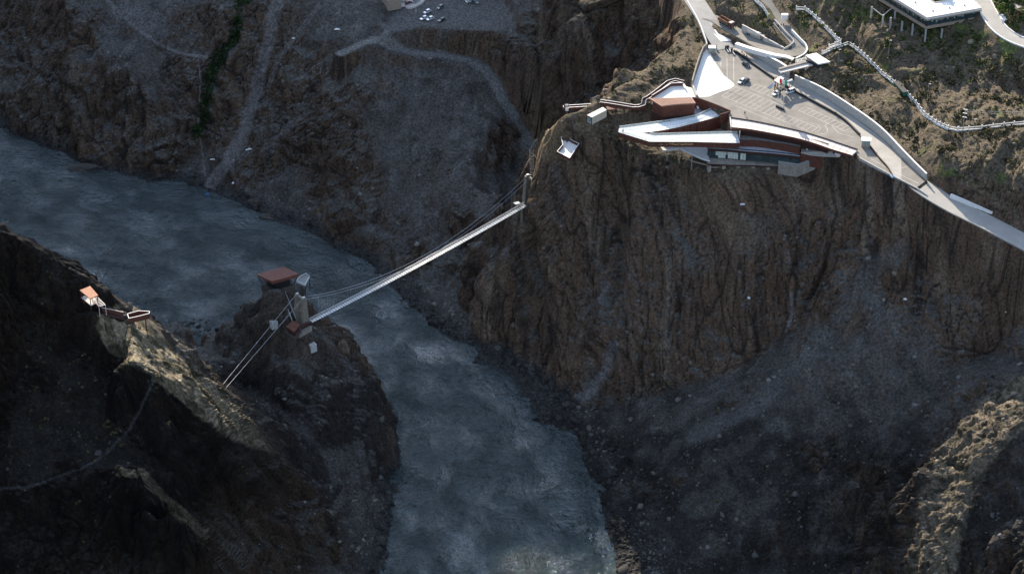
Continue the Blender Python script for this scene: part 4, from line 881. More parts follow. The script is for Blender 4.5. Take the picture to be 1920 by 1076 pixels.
o = empty('walkway', W(193, 580, 104), 'rust red walkway parapet leading to the boat shaped lookout deck', 'walkway')
ln = Wl('191,583,103.4 205,586,102.8 218,588.5,102.2 232,592,101.4')
MB().wall(ln, 1.6, .15, 1.5).build('parapet', RUST, o); MB().wall([p+UP*1.61 for p in ln], .12, .26).build('handrail', PALE, o); MB().ribbon([p+Vector((.5, -1.3, -.2)) for p in ln], 1.1, .3).build('floor', RUSTDK, o)
def boulder(c, s, label, group=None, m=STONE, seed=0):
    rg = random.Random(seed); bm = bmesh.new(); bmesh.ops.create_icosphere(bm, subdivisions=3, radius=1)
    for v in bm.verts:
        f = float(perlin(np.array([v.co.x*1.1+seed]), np.array([v.co.y*1.1]), np.array([v.co.z*1.1]))[0])*.55+float(perlin(np.array([v.co.x*3+seed]), np.array([v.co.y*3]), np.array([v.co.z*3]))[0])*.22
        v.co = Vector((v.co.x*s[0], v.co.y*s[1], v.co.z*s[2]))*(1+f)
    me = bpy.data.meshes.new('boulder'); bm.to_mesh(me); bm.free(); me.materials.append(m); o = bpy.data.objects.new('boulder', me); COL.objects.link(o); o.location = c; return tag(o, label, 'boulder', group)
def onground(px, py, z): p = W(px, py, z); return Vector((p.x, p.y, ground_z(p.x, p.y)))
boulder(W(241, 577, 102), (1.6, 1.5, 1.9), 'dark pointed rock beside the boat shaped lookout deck', None, STONE, 3)
boulder(W(231, 591.5, 101), (2.6, 1.6, 1.4), 'broad dark rock in front of the rust walkway on the near ridge', None, STONE, 5)
for i, (x, y, z, s, lb) in enumerate(((478, 381, 2, (3.6, 2.4, 2.6), 'dark angular boulder on the far bank, higher of two by the water'), (503, 408, 0, (4.6, 2.6, 1.8), 'long dark boulder lying at the far water edge'), (643, 655, 32, (2.6, 2.4, 4.5), 'upright rock stump on the shoulder right of the bridge pinnacle'), (160, 318, 0, (7.5, 3.2, 2.4), 'large low dark rock in the far shallows on the left'))):
    p = W(x, y, z); boulder(p, s, lb, None, STONE if i != 2 else mat('brown_rock', (.13, .095, .07), .95, 0, .4, .5, .2), 10+i)
# ------------------------------------------------------------------ cliff-top lookouts right of the bridge
parapet_deck('observation_deck', Wl('1052,257.5,94.6 1064.5,248,94.6 1069.5,252,94.6 1070,261.5,94.6 1085.5,269.5,94.6 1068,296.5,94.6 1044.5,284,94.6 1055.5,271,94.6'), 1.5, 'angular white floored observation deck with rust parapet on the cliff edge', 'viewing deck', PLAZAW, RUST, WHITEP, (1,), .5)
o = empty('walkway', W(1075, 245, 90), 'narrow rust railed path climbing from the angular observation deck', 'walkway')
ln = Wl('1066,250,93.3 1073,244.5,94 1081,240,95 1088,235,96.2'); MB().ribbon(ln, .7, .3).build('floor', CONC, o)
for sg in (.75, -.75):
    d = (ln[-1]-ln[0]).normalized(); s_ = Vector((-d.y, d.x, 0))*sg; MB().wall([p+s_ for p in ln], 1.1, .08).build('parapet', RUST, o); MB().wall([p+s_+UP*1.11 for p in ln], .1, .18).build('handrail', PALE, o)
o = empty('boardwalk', W(1090, 200, 102), 'long rust railed boardwalk zigzagging along the cliff shoulder to the terrace', 'walkway')
ln = Wl('1066,204,101.2 1085,203,101.8 1114,201,102.6 1127,194,104 1152,197.5,104.6 1172,201,104.8 1188,203.5,105 1198,203,105.4 1206,200,106 1208,190,107 1214,187.5,107.6 1228,178,108.4 1254,157.5,109.2 1266,154,109.3 1281,158,109.3')
MB().ribbon(ln, .95, .35, 0).build('floor', mat('boardwalk', (.2, .15, .13), .8, 0, .2, 1), o); mb = MB(); hr = MB(); pa = MB()
def offs(ln, d0):
    out = []
    for i, p in enumerate(ln):
        d = ln[min(i+1, len(ln)-1)]-ln[max(i-1, 0)]; d.z = 0; d.normalize(); out.append(p+Vector((-d.y, d.x, 0))*d0)
    return out
for sg in (1, -1):
    l2 = offs(ln, 1.0*sg); MB().wall(l2, 1.15, .08, .3).build('parapet', RUST, o); MB().wall([p+UP*1.16 for p in l2], .12, .22).build('handrail', WHITEP, o)
for p in resample(ln, 6): mb.bar(p-UP*.35, p-UP*4, .25)
mb.build('support', RUSTDK, o)
c = W(1063, 204, 101.2); mb = MB(); rim = [c+Vector((math.cos(t)*1.7, math.sin(t)*1.7, 0)) for t in [math.pi/8+i*math.pi/4 for i in range(8)]]
mb.prism(rim, .35); mb.build('end_platform', RUSTDK, o)
for i in range(8):
    if i == 7: continue
    MB().wall([rim[i], rim[(i+1) % 8]], 1.15, .08, .3).bar(rim[i]+UP*1.2, rim[(i+1) % 8]+UP*1.2, .2, .1).build('end_parapet', WHITEP if i % 2 else RUST, o)
lb = empty('viewing_box', W(1118, 215, 104), 'cream box lookout with open glazed end jutting from the boardwalk', 'lookout box')
a, b = W(1100.5, 216, 106.6), W(1131, 198, 107.2); d = (b-a); d.z = 0; L_ = d.length; d.normalize(); s_ = Vector((d.y, -d.x, 0)); wd_ = 2.9
pa_ = [a, a+d*(L_*.98), a+d*(L_*.92)+s_*wd_, a+s_*wd_]
CREAM = mat('cream_panel', (.55, .47, .36), .7, 0, .12, .8)
MB().prism([p+UP*0 for p in pa_], .3).build('roof', PALE, lb); MB().prism([p-UP*3.3 for p in pa_], .35).build('floor', PALE, lb)
MB().wall([pa_[0]-UP*3.3+s_*.1+d*.2, pa_[1]-UP*3.3+s_*.1], 2.99, .2).build('side_wall', CREAM, lb); MB().wall([pa_[3]-UP*3.3-s_*.1+d*.2, pa_[2]-UP*3.3-s_*.1], 2.99, .2).build('side_wall', CREAM, lb)
MB().wall([pa_[0]-UP*3.28+s_*.25+d*.5, pa_[3]-UP*3.28-s_*.25+d*.5], 2.95, .08).build('end_glass', GLASSG, lb)
mb = MB(); q_ = [pa_[0]-UP*.1, pa_[3]-UP*.1, pa_[3]-UP*3.5, pa_[0]-UP*3.5]
for i in range(4): mb.bar(q_[i]-d*.05, q_[(i+1) % 4]-d*.05, .28, .28)
mb.build('end_frame', STEELD, lb)
for k, (x, y) in enumerate(((1145, 217), (1151, 218.5), (1155, 218))): p = W(x, y, 99.5); MB().bar(p-UP*3, p+UP*5, .55, .55).build('column', CREAM if k < 2 else RUST, lb)
MB().prism(Wl('1136,200,104.7 1153,199,104.7 1157,205,104.7 1139,206,104.7'), .5).build('landing', RUST, lb)
# ------------------------------------------------------------------ visitor centre on the rim
vc = empty('visitor_centre', W(1440, 290, 100), 'long rust clad visitor centre with pale curved roof set into the cliff rim', 'building')
def lerpz(ln, n=3): return smoothline(ln, n)
rt_ = lerpz(Wl('1369,221.5,111.8 1400,226,111.8 1430,231.5,111.7 1465,239,111.6 1500,247,111.5 1535,257,111.2 1568,268,110.9 1608,281.5,110.5'))
rf_ = lerpz(Wl('1371,239.5,111.8 1400,242.5,111.8 1430,247.5,111.7 1465,254,111.6 1500,261.5,111.5 1530,270.5,111.2 1560,281,110.9 1597,292,110.5'))
mb = MB(); k = 0
for i in range(len(rt_)-1): mb.prism([rf_[i], rf_[i+1], rt_[i+1], rt_[i]], .5)
mb.build('roof', PALE, vc)
MB().wall([p+UP*-.9 for p in rf_], 1.15, .2).build('roof_fascia', RUST, vc); MB().wall(rt_, .5, .22).build('roof_parapet', RUSTDK, vc); MB().wall([rt_[0], rf_[0]], .5, .3, .9).build('roof_end', PALE, vc)
seam = MB()
for i in range(0, len(rt_), 1): seam.bar(rt_[i]+UP*.03, rf_[i]+UP*.03, .12, .05)
mid_ = [a.lerp(b, .62) for a, b in zip(rt_, rf_)]
for a, b in zip(mid_, mid_[1:]): seam.bar(a+UP*.03, b+UP*.03, .1, .05)
seam.build('roof_seams', TANW, vc)
tf = lerpz(Wl('1385,263,107 1420,264.5,107 1460,269.5,107 1500,277,107'))          # terrace front
cut = lambda ln, s, dy, z: [Vector((p.x+s*0, p.y+dy, z)) for p in ln]
rec = [p.lerp(q_, .5) for p, q_ in zip(rf_, rt_)][:18]
MB().wall([Vector((p.x, p.y, 106.5)) for p in rec], 4.8, .3).build('recess_wall', RUSTDK, vc)
tb = cut(tf, 0, 7, 106.6); mb = MB()
for i in range(len(tf)-1): mb.prism([tf[i]-UP*.4, tf[i+1]-UP*.4, tb[i+1], tb[i]], .5)
mb.build('terrace_floor', CONCD, vc)
MB().wall([p-UP*3.2 for p in tf], 3.3, .25).build('rust_fascia', RUST, vc); MB().wall([p+UP*1.0 for p in tf], .09, .12).wall([p+UP*.55 for p in tf], .06, .08).build('terrace_rail', STEELG, vc)
gb = MB()
for p in resample(tf, 2.5): gb.bar(p, p+UP*1.0, .07)
gb.build('rail_posts', STEELG, vc)
lf = lerpz(Wl('1328,278.5,103.9 1370,281,103.9 1400,284,103.9 1450,288,103.9 1500,293.5,103.9'))
lb_ = [Vector((p.x, p.y+6, 103.95)) for p in lf]; mb = MB()
for i in range(len(lf)-1): mb.prism([lf[i], lf[i+1], lb_[i+1], lb_[i]], .35)
mb.build('ledge', mat('lavender_concrete', (.33, .33, .36), .8, 0, .12, .5), vc); MB().wall([p-UP*1.2 for p in lf], 1.18, .12).build('ledge_fascia', RUSTDK, vc)
gl = [Vector((p.x, p.y+.7, 98)) for p in lf]
gw = MB().wall(gl, 5.5, .15).build('glazing', GLASS, vc)
mm_ = MB()
for i, p in enumerate(resample(gl, 1.6)): mm_.bar(p+Vector((0, -.12, 0)), p+Vector((0, -.12, 5.5)), .09 if i % 5 else .32)
for h in (1.3, 2.9): mm_.wall([p+Vector((0, -.12, h)) for p in gl], .1, .09)
mm_.build('mullions', STEELD, vc)
mb = MB(); rb0 = random.Random(9)
for p, q_ in zip(resample(gl[1:7], 1.1), resample(gl[1:7], 1.1)[1:]):
    if rb0.random() < .8: z0, z1 = rb0.choice((.3, .3, 1.5, 2.0)), rb0.choice((3.6, 4.6, 4.9, 4.9)); a, b = p.lerp(q_, .03), p.lerp(q_, .97); mb.prism([a+Vector((0, -.2, z1)), b+Vector((0, -.2, z1)), b+Vector((0, -.14, z1)), a+Vector((0, -.14, z1))], z1-z0)
mb.build('glint_blinds', mat('glass_glint', (.5, .54, .48), .6, 0, .3, 1.2), vc)  # pale panels painting the bright reflections in the glazing
bs = lerpz(Wl('1326,307,98 1370,309,98 1400,309.5,98 1460,312,98 1500,315,98')); bb = [Vector((p.x, p.y+5, 98)) for p in bs]; mb = MB()
for i in range(len(bs)-1): mb.prism([bs[i], bs[i+1], bb[i+1], bb[i]], .8)
mb.build('base_slab', CONCD, vc); MB().wall([p-UP*.7 for p in bs], .66, .2).build('edge_beam', RUSTDK, vc)
for x in (1330, 1357, 1384, 1412, 1440):
    p = W(x, 313, 96.8); MB().box(p-UP*3.5, 1.5, 1.5, 4.1, .1).build('pillar_block', mat('pillar_concrete', (.27, .24, .2), .85, 0, .15, .9), vc)
MB().wall(lerpz(Wl('1330,314.5,96 1357,315,96 1384,315.5,96 1440,317,96')), .5, .35).build('ground_beam', TANW, vc)
# right wing
MB().prism(Wl('1502,272,105 1502,285.5,105 1520,290,105 1545,292.5,105 1598,294,108 1570,284,108 1530,271,105'), .5).build('side_terrace', CONC, vc)
MB().prism(Wl('1500,287,104.6 1501,279,104.6 1543,287,104.6 1541,293,104.6'), 6.2).build('side_block', RUST, vc)
MB().wall([W(1506, 297, 100), W(1538, 299, 100)], 2.6, .1).build('side_window', GLASS, vc)
rw = Wl('1459.5,305,100 1480,308,100 1496,310.5,100 1515,304,101.2 1535,296,103 1560,295.6,104.5 1583,295.6,105.8 1597,295.5,107'); hs = [4.6, 4.6, 4.6, 4.2, 4, 3, 1.8, .6]
MB().wall([p-UP*h for p, h in zip(rw, hs)], hs, .5, 1).build('concrete_wall', CONCD, vc); MB().wall([p+UP*.003 for p in rw], .9, .3).build('wall_parapet', mat('grey_parapet', (.25, .25, .25), .8, 0, .15, .8), vc)
MB().wall([W(1386.5, 243, 107)+Vector((0, 1.5, 0)), W(1386.5, 262, 107)+Vector((0, .4, 0))], 4.2, .4).build('end_wall', PALE, vc)
tk = empty('tent', W(1571, 293, 106.3), 'tiny white domed tent on the side terrace of the visitor centre', 'tent')
bm = bmesh.new(); bmesh.ops.create_uvsphere(bm, u_segments=12, v_segments=8, radius=1.5); me = bpy.data.meshes.new('canopy')
for v in bm.verts: v.co.z = max(v.co.z, -.2)*1.15; v.co.y *= .8
bm.to_mesh(me); bm.free(); me.materials.append(WHITEP); o = bpy.data.objects.new('canopy', me); COL.objects.link(o); o.parent = tk; o.location = (0, 0, 1.0)
MB().box((0, 0, 0), 2.2, 1.8, 1.1).build('tent_wall', PALE, tk, local=True)
for i, (x, y, s_, lb) in enumerate(((1517, 281, (2.6, 1.6, .9), 'pale stacked boxes standing in for the sun patch nearest the rust wall on the lit side terrace'), (1527, 281.5, (1.8, 1.6, 1.2), 'tall pale boxes standing in for the sun patch in the middle of the lit side terrace'), (1534, 283.5, (2.2, 1.2, .7), 'low pale boxes standing in for the sun patch at the outer side of the lit side terrace'))):
    p = W(x, y, 105); mb = MB()
    for k_ in range(3): mb.box(p+Vector(((k_-1)*s_[0]/3, (k_ % 2)*.3, 0)), s_[0]/3.4, s_[1]*(.7+.15*k_), s_[2]*(.7+.2*((k_*7) % 3)), .1*k_)
    tag(mb.build('sun_patch_boxes', WHITEP), lb, 'sun_patch_boxes')  # white boxes added to paint the sun falling in under the roof
# ------------------------------------------------------------------ the V shaped glass platform
vp = empty('glass_platform', W(1280, 250, 108), 'white V shaped glass skywalk with rust sides jutting out over the cliff', 'viewing platform')
outer = Wl('1161,241,108 1200,236,108 1242,230.5,108 1275,225.5,108 1307,219,108 1336,205.5,108'); inner = Wl('1206,249.3,108 1222,247.5,108 1240,245,108 1270,239.5,108 1307,230,108 1349,218.5,108')
lo = Wl('1159.5,248,108 1188,257,108 1218,266,108 1260,266.3,108 1300,266.3,108 1387,268.5,108'); li = Wl('1206,249.3,108 1218,252,108 1229,254.5,108 1262,253.5,108 1300,252.5,108 1383,250.5,108')
fl_ = mat('white_glass_deck', (.72, .75, .76)); mb = MB()
for i in range(5): mb.prism([inner[i], inner[i+1], outer[i+1], outer[i]], .35)
for i in range(5): mb.prism([lo[i], lo[i+1], li[i+1], li[i]], .35)
mb.prism([outer[0], lo[0], li[0]+UP*0], .35)
mb.build('deck', fl_, vp); sm_ = MB()
for ln1, ln2 in ((inner, outer), (li, lo)):
    for i in range(5):
        for k_ in range(6): t = k_/6; sm_.bar(ln1[i].lerp(ln1[i+1], t)+UP*.02, ln2[i].lerp(ln2[i+1], t)+UP*.02, .08, .05)
    m1 = [a.lerp(b, .5)+UP*.02 for a, b in zip(ln1, ln2)]
    for a, b in zip(m1[1:], m1[2:]): sm_.bar(a, b, .14, .05)
sm_.build('deck_joints', STEELG, vp)
for nm, ln, d in (('outer', [outer[-1]]+outer[-2::-1], 1.6), ('outer', lo[:3], 2.3), ('inner', inner, 1.8)):
    MB().wall([p-UP*d for p in ln], d-.004, .18).build('rust_side', RUST, vp)
MB().wall([outer[0]-UP*2.3, lo[0]-UP*2.3], 2.29, .18).build('rust_side', RUST, vp)
MB().wall([p-UP*.75 for p in lo[2:]], .746, .18).wall([p-UP*2.5 for p in lo[2:]], .9, .18).build('truss_chords', RUST, vp)
tr = MB(); z = resample(lo[2:5], 1.5)
for i, (a, b) in enumerate(zip(z, z[1:])): tr.bar(a-UP*(.7 if i % 2 else 1.65), b-UP*(1.65 if i % 2 else .7), .16)
tr.build('truss_web', RUST, vp)
MB().wall([p-UP*2.5 for p in lo[4:]], 2.3, .14).build('rust_side', RUST, vp); MB().wall([p-UP*1.2 for p in li], 1.19, .16).build('rust_side', RUST, vp)
hr = MB(); gp_ = MB()
for ln in (outer, inner[1:], lo, li[1:]):
    gp_.wall([p+UP*.01 for p in ln], 1.1, .04)
    for a, b in zip(ln, ln[1:]): hr.bar(a+UP*1.15, b+UP*1.15, .1)
    for p in resample(ln, 2.2): hr.bar(p, p+UP*1.15, .06)
hr.build('handrail', STEELG, vp)
gt = bpy.data.materials.new('clear_glass'); nt, b = nodes_of(gt); nz = nt.nodes.new('ShaderNodeTexNoise'); nz.inputs['Scale'].default_value = .4
b.inputs['Base Color'].default_value = (.55, .62, .62, 1); b.inputs['Roughness'].default_value = .08; b.inputs['Alpha'].default_value = .3; mr = nt.nodes.new('ShaderNodeMapRange'); mr.inputs[3].default_value = .05; mr.inputs[4].default_value = .2
nt.links.new(nz.outputs[0], mr.inputs[0]); nt.links.new(mr.outputs[0], b.inputs['Roughness'])
gp_.build('glass_balustrade', gt, vp)
MB().wall([inner[3].lerp(inner[2], .6)-UP*6, inner[3]-UP*6, inner[4]-UP*6, inner[5]-UP*6], 5.8, .35).build('support_wall', RUST, vp)
mb = MB()
for p in resample([inner[2], inner[3], inner[4]], 3): mb.bar(p-UP*6+Vector((0, -.3, 0)), p-UP*.6+Vector((0, -.3, 0)), .3)
mb.build('columns', RUSTDK, vp)
MB().prism(Wl('1333,248,102.5 1384,252,102.5 1386,228,102.5 1352,224,102.5'), .6).build('inner_terrace', CONCD, vp)
MB().wall(Wl('1352,224,102.5 1386,227,102.5'), 5, .3).build('back_wall', RUSTDK, vp)
lt = empty('lower_terrace', W(1290, 285, 99), 'grey triangular lower terrace hanging below the glass skywalk', 'terrace')
poly = Wl('1238,275,100.5 1243.5,283,100.5 1274,280,100.5 1316,298.5,100.5 1331,303,100.5 1326,277.5,100.5 1280,274,100.5')
MB().prism(poly, .5).build('floor', mat('grey_terrace', (.40, .40, .38), .8, 0, .15, .6), lt); pr = poly[:5]
MB().wall([p+UP*.003 for p in pr], .35, .25).build('kerb', PLAZAW, lt)
lw = Wl('1251,287,98 1274,291,98 1297,303,97.5 1326,310.5,97'); MB().wall(lw, .5, .5).build('lower_beam', TANW, lt); mb = MB()
for p in resample(lw, 8): mb.bar(p-UP*4, p+UP*3.2, .4)
mb.build('post', CONCD, lt); MB().prism(Wl('1245,281,99.3 1276,280,99.3 1328,304,99.3 1328,279,99.3 1262,276,99.3'), .4).build('soffit', STEELD, lt)
# ------------------------------------------------------------------ rust hall, courtyard and terrace
hl = empty('entrance_hall', W(1275, 200, 108), 'rust hall with flat pinkish roof above the glass skywalk', 'building')
roof = Wl('1217,184.5,113 1297,182.5,113.4 1304.5,193.5,113 1270,195.3,112.8 1240.5,199,112.6'); ctr = sum(roof, Vector())/5
MB().prism(roof, .6).build('roof', RUSTROOF, hl); rs_ = MB()
for k_ in range(1, 14): t = k_/14; rs_.bar(roof[0].lerp(roof[1], t)+UP*.04, roof[4].lerp(roof[2], t)+UP*.04, .12, .06)
rs_.build('roof_seams', RUST, hl)
wl_ = [ctr+(p-ctr)*f for p, f in zip(roof, (.86, .97, .97, .96, .9))]; MB().prism([p-UP*.62 for p in wl_], 6).build('walls', RUST, hl)
MB().prism([Vector((p.x, p.y, 107))+(p-ctr)*.04 for p in wl_], 7).build('plinth', RUSTDK, hl)
ct = empty('courtyard', W(1300, 207, 106), 'pale sunken courtyard between the rust hall and the skywalk', 'courtyard')
MB().prism(Wl('1250,222,106 1258,212,106 1312,190.5,106 1322,190,106 1368,209,106 1349,214.5,106 1334,206,106 1307,220,106 1266,227,106'), .8).build('floor', mat('lavender_paving', (.40, .40, .44), .85, 0, .12, .5), ct)
cw = lerpz(Wl('1298,183.5,111 1310,185.5,111 1321,189,111 1345,198,111 1369,208.5,111'), 3)
MB().wall([p-UP*5 for p in cw], 5.2, .3).build('rust_wall', RUST, ct); MB().wall([W(1369.5, 208.7, 111)-UP*5, W(1350, 214.5, 111)-UP*5], 5, .3).build('rust_wall', RUST, ct); MB().wall([p+UP*.21 for p in cw], .1, .4).build('wall_cap', RUSTDK, ct)
MB().bar(W(1305.5, 190, 107.5), W(1309, 204, 107.5), .9, .5).build('white_bench', WHITEP, ct)
tr_ = empty('upper_terrace', W(1270, 172, 109), 'white paved upper terrace behind the rust hall, edged by a rust parapet', 'terrace')
poly = Wl('1222,185,109.3 1258.5,162,109.3 1281,161,109.3 1298,165.5,109.3 1305,183,109.3 1296,186,109.3'); MB().prism(poly, 3).build('floor', PLAZAW, tr_)
MB().wall([p+UP*.004 for p in poly[:3]], 1.5, .2, .5).build('parapet', RUST, tr_); MB().wall([p+UP*1.51 for p in poly[:3]], .1, .3).build('handrail', WHITEP, tr_)
MB().bar(W(1281.5, 158, 110.2), W(1285.5, 165.5, 110.2), .8, .4).build('white_bench', WHITEP, tr_)
# ------------------------------------------------------------------ L shaped building on columns
lb = empty('stilt_building', W(1738, 50, 133), 'L shaped white roofed building with long glazed band standing on tall columns', 'building')
c_, r_, l_, i_ = W(1738, 34.3, 139), W(1841, 16, 139), W(1632, -30, 139), W(1753, 6, 139)
poly = [l_, c_, r_, W(1817, -8, 139), i_, W(1693, -30, 139)]
MB().prism(poly, .9).build('roof_slab', WHITEP, lb)
MB().wall([p+UP*.004 for p in poly]+[poly[0]+UP*.004], .35, .3).build('roof_edge', PALE, lb)
ctr = (c_+i_)/2
def inset(poly, d):
    n = len(poly); A_ = sum(poly[i].x*poly[(i+1) % n].y-poly[(i+1) % n].x*poly[i].y for i in range(n)); sg = 1 if A_ > 0 else -1; out = []
    for i in range(n):
        a, b, c = poly[i-1], poly[i], poly[(i+1) % n]; e1 = (b-a).normalized(); e2 = (c-b).normalized(); n1 = Vector((-e1.y, e1.x, 0))*sg; n2 = Vector((-e2.y, e2.x, 0))*sg
        out.append(b+(n1+n2)*d/(1+n1.dot(n2)))
    return out
in1 = inset(poly, .7); MB().prism([p-UP*.91 for p in in1], 3.4).build('glazing', GLASS, lb)
MB().prism([p-UP*4.33 for p in inset(poly, .15)], 1.3).build('floor_slab', TANW, lb); MB().wall([p-UP*1.5 for p in inset(poly, -.02)]+[inset(poly, -.02)[0]-UP*1.5], .62, .1).build('eaves_band', TANW, lb)
mm_ = MB(); loop_ = inset(poly, .6)
for a, b in ((loop_[0], loop_[1]), (loop_[1], loop_[2])):
    for i, p in enumerate(resample([a, b], 1.05)): mm_.bar(p-UP*4.3, p-UP*.95, .1 if i % 6 else .4)
    mm_.bar(a-UP*1.6, b-UP*1.6, .07)
mm_.build('mullions', STEELD, lb)
bd_ = MB(); rb = random.Random(4)
for a, b in ((in1[0], in1[1]), (in1[1], in1[2])):
    n_ = Vector(((b-a).y, -(b-a).x, 0)).normalized()*.06; z = resample([a, b], 1.05)
    for p, q_ in zip(z, z[1:]):
        if rb.random() < .42: h0 = rb.uniform(.9, 2.2); p_, q2 = p.lerp(q_, .1), p.lerp(q_, .9); bd_.add([p_+n_-UP*(h0+1.1), q2+n_-UP*(h0+1.1), q2+n_-UP*1.1, p_+n_-UP*1.1], [(0, 1, 2, 3)])
bd_.build('glint_blinds', GLASSG, lb)
vent = MB()
for x, y in ((1749, 21), (1780, 15), (1808, 10.5), (1716, 5)): vent.box(W(x, y, 139), .8, .8, .5)
vent.build('roof_vents', STEELG, lb)
for i, (x, y, z) in enumerate(((1733, 88, 125), (1764, 79, 127), (1709.5, 70, 127), (1690, 61, 128), (1669, 52, 128.5), (1655, 45, 129), (1634, 26, 130), (1799, 55, 130), (1678, 28, 131.5))):
    p = W(x, y, z); p.z = ground_z(p.x, p.y); MB().box(p-UP*1, .75, .75, 133.4-p.z+1).build('column', mat('column_concrete', (.30, .30, .29), .85, 0, .12, .8), lb)
mb = MB(); q1, q2, q3 = W(1634, 10, 132), W(1655, 22, 132), W(1669, 14, 132.5)
mb.bar(W(1634, 14, 133), W(1655, 30, 131), .3); mb.bar(W(1655, 30, 131), W(1672, 16, 133), .3); mb.build('brace', PALE, lb)
# gatehouse roofs over the road
gr = empty('gate_canopy', W(1520, 120, 115), 'flat white gate roof with long narrow canopy reaching toward the road', 'gate canopy')
for nm, pl, th, m_ in (('roof', '1510,104,119 1530.5,99.5,119 1556.5,116,119 1534.5,120,119', .6, WHITEP), ('canopy', '1459,132,117 1464,136.5,117 1524,122.3,117 1518.5,118,117', .5, PALE), ('beam', '1459,128,117.6 1462,130,117.6 1520,115,117.6 1517,112,117.6', .6, CONCD)):
    MB().prism(Wl(pl), th).build(nm, m_, gr)
for x, y, z, h in ((1480, 143, 110, 6.6), (1489, 146, 110, 6.6), (1510, 136, 113, 3.8), (1514, 133, 113.5, 3.2)): p = W(x, y, z); MB().box(p-UP*.5, .7, .5, h+.4, .3).build('post', CONCD if h > 5 else PALE, gr)
MB().prism(Wl('1511,112,118.3 1530,108,118.3 1551,118,118.3 1535,121,118.3'), 4.5).build('gate_room', STEELD, gr)
MB().wall(Wl('1491,118,115.3 1510,112,115.6 1512,117,115.6 1494,121,115.3'), 1.2, .25, .6).build('planter_wall', WHITEP, gr)
# arched canopy in the car park
pg = empty('gate_pavilion', W(1470, 165, 110), 'small white roofed pavilion with two grey side wings in the car park', 'pavilion')
MB().prism(Wl('1451.5,150.5,115.6 1464,142.5,115.8 1471,145.5,115.8 1462.5,157,115.6'), .4).build('roof', WHITEP, pg)
MB().prism(Wl('1438.5,164.5,112.6 1451,154.5,115 1454,157,115 1444,167,112.6'), .3).build('side_wing', STEELG, pg); MB().prism(Wl('1471.5,154,114 1485,147.5,114 1486.5,151,114 1473.5,157,114'), .3).build('side_wing', STEELG, pg)
for x, y in ((1452, 167), (1457.5, 168), (1470, 168), (1468, 162), (1454, 163)): p = W(x, y, 110); MB().bar(p, p+UP*5.3, .45).build('post', WOOD, pg)
for x, y in ((1480.5, 163), (1484.5, 164.5)): p = W(x, y, 110); MB().bar(p, p+UP*3.7, .22).build('post', STEELD, pg)
MB().prism(Wl('1459,165,113 1469,160,113 1472,164,113 1463,169,113'), 1.2).build('sign_board', STEELD, pg)
# flagpoles
fp0 = W(1462.5, 200.5, 110); tag(MB().prism(Wl('1454.5,197.5,110.9 1456,195.8,110.9 1471,202,110.9 1469.5,204.5,110.9'), .9).build('flag_plinth', STEELD), 'dark stone plinth under the three flagpoles', 'plinth')
for i, (x, y, cm, lb_) in enumerate(((1458.5, 197.6, mat('red_cloth', (.55, .03, .03), .8, 0, .12, 2), 'flagpole flying the red flag'), (1463.5, 199.6, WHITEP, 'flagpole flying a white flag between the other two'), (1468.3, 201.6, mat('green_cloth', (.06, .32, .22), .8, 0, .15, 2), 'flagpole flying a small green flag'))):
    p = W(x, y, 110.9); f_ = empty('flagpole', p, lb_, 'flagpole', 'flagpoles in the car park'); h = 13.6; MB().tube(p, p+UP*h, .09, 6, .05).build('pole', WHITEP, f_)
    mb = MB(); n_ = 6; v = []
    for k_ in range(n_+1): t = k_/n_; q_ = p+Vector((t*1.1, -.3*math.sin(t*5)*.8+.1, h-.15-t*.7)); v += [q_, q_-UP*2.3+Vector((.15*t, 0, 0))]
    mb.add(v, [(2*k_, 2*k_+1, 2*k_+3, 2*k_+2) for k_ in range(n_)]); mb.build('flag', cm, f_)
# guard booths
def booth(px, py, s, rot, label):
    p = W(px, py, 110); b_ = empty('guard_booth', p, label, 'booth'); w_, d_, h_ = s; M = Matrix.Rotation(rot, 3, 'Z')
    MB().box(p, w_, d_, 1.1, rot).build('lower_wall', TANW, b_); MB().box(p+UP*1.102, w_*.94, d_*.94, h_-1.1, rot).build('windows', GLASSG, b_)
    mb = MB()
    for x in (-1, -.33, .33, 1):
        for y in (-1, 1): q_ = p+M @ Vector((x*w_*.48, y*d_*.48, 0)); mb.bar(q_+UP*1.1, q_+UP*h_, .14)
    mb.build('window_frame', TANW, b_); MB().box(p+UP*(h_+.003), w_*1.14, d_*1.14, .3, rot).build('roof', WHITEP, b_)
booth(1623, 273.5, (3.6, 2.6, 3.0), -.12, 'guard booth with white roof alone beside the dark barrier near the road')
booth(1335, 99, (2.9, 2.3, 2.7), -.1, 'guard booth with white roof at the corner of the white plaza')
for i, (x, y, lb_) in enumerate(((1342, 92, 'dark gate cabinet just right of the plaza corner booth'), (1361, 93, 'dark gate cabinet at the left end of the barrier wall'), (1365, 92.5, 'dark gate cabinet in the middle of the barrier group'), (1372, 97.5, 'dark gate cabinet at the right end of the barrier group'))):
    p = W(x, y, 110); k_ = empty('gate_cabinet', p, lb_, 'cabinet', 'car park gate cabinets'); MB().box(p, .9, .7, 1.7).build('body', STEELD, k_); MB().box(p+UP*1.702, 1.0, .8, .12).build('cap', BLACK, k_)
    if i: MB().bar(p+Vector((0, -.5, 1.0)), p+Vector((.9, -4.4, 1.0)), .14).build('boom', WHITEP, k_)
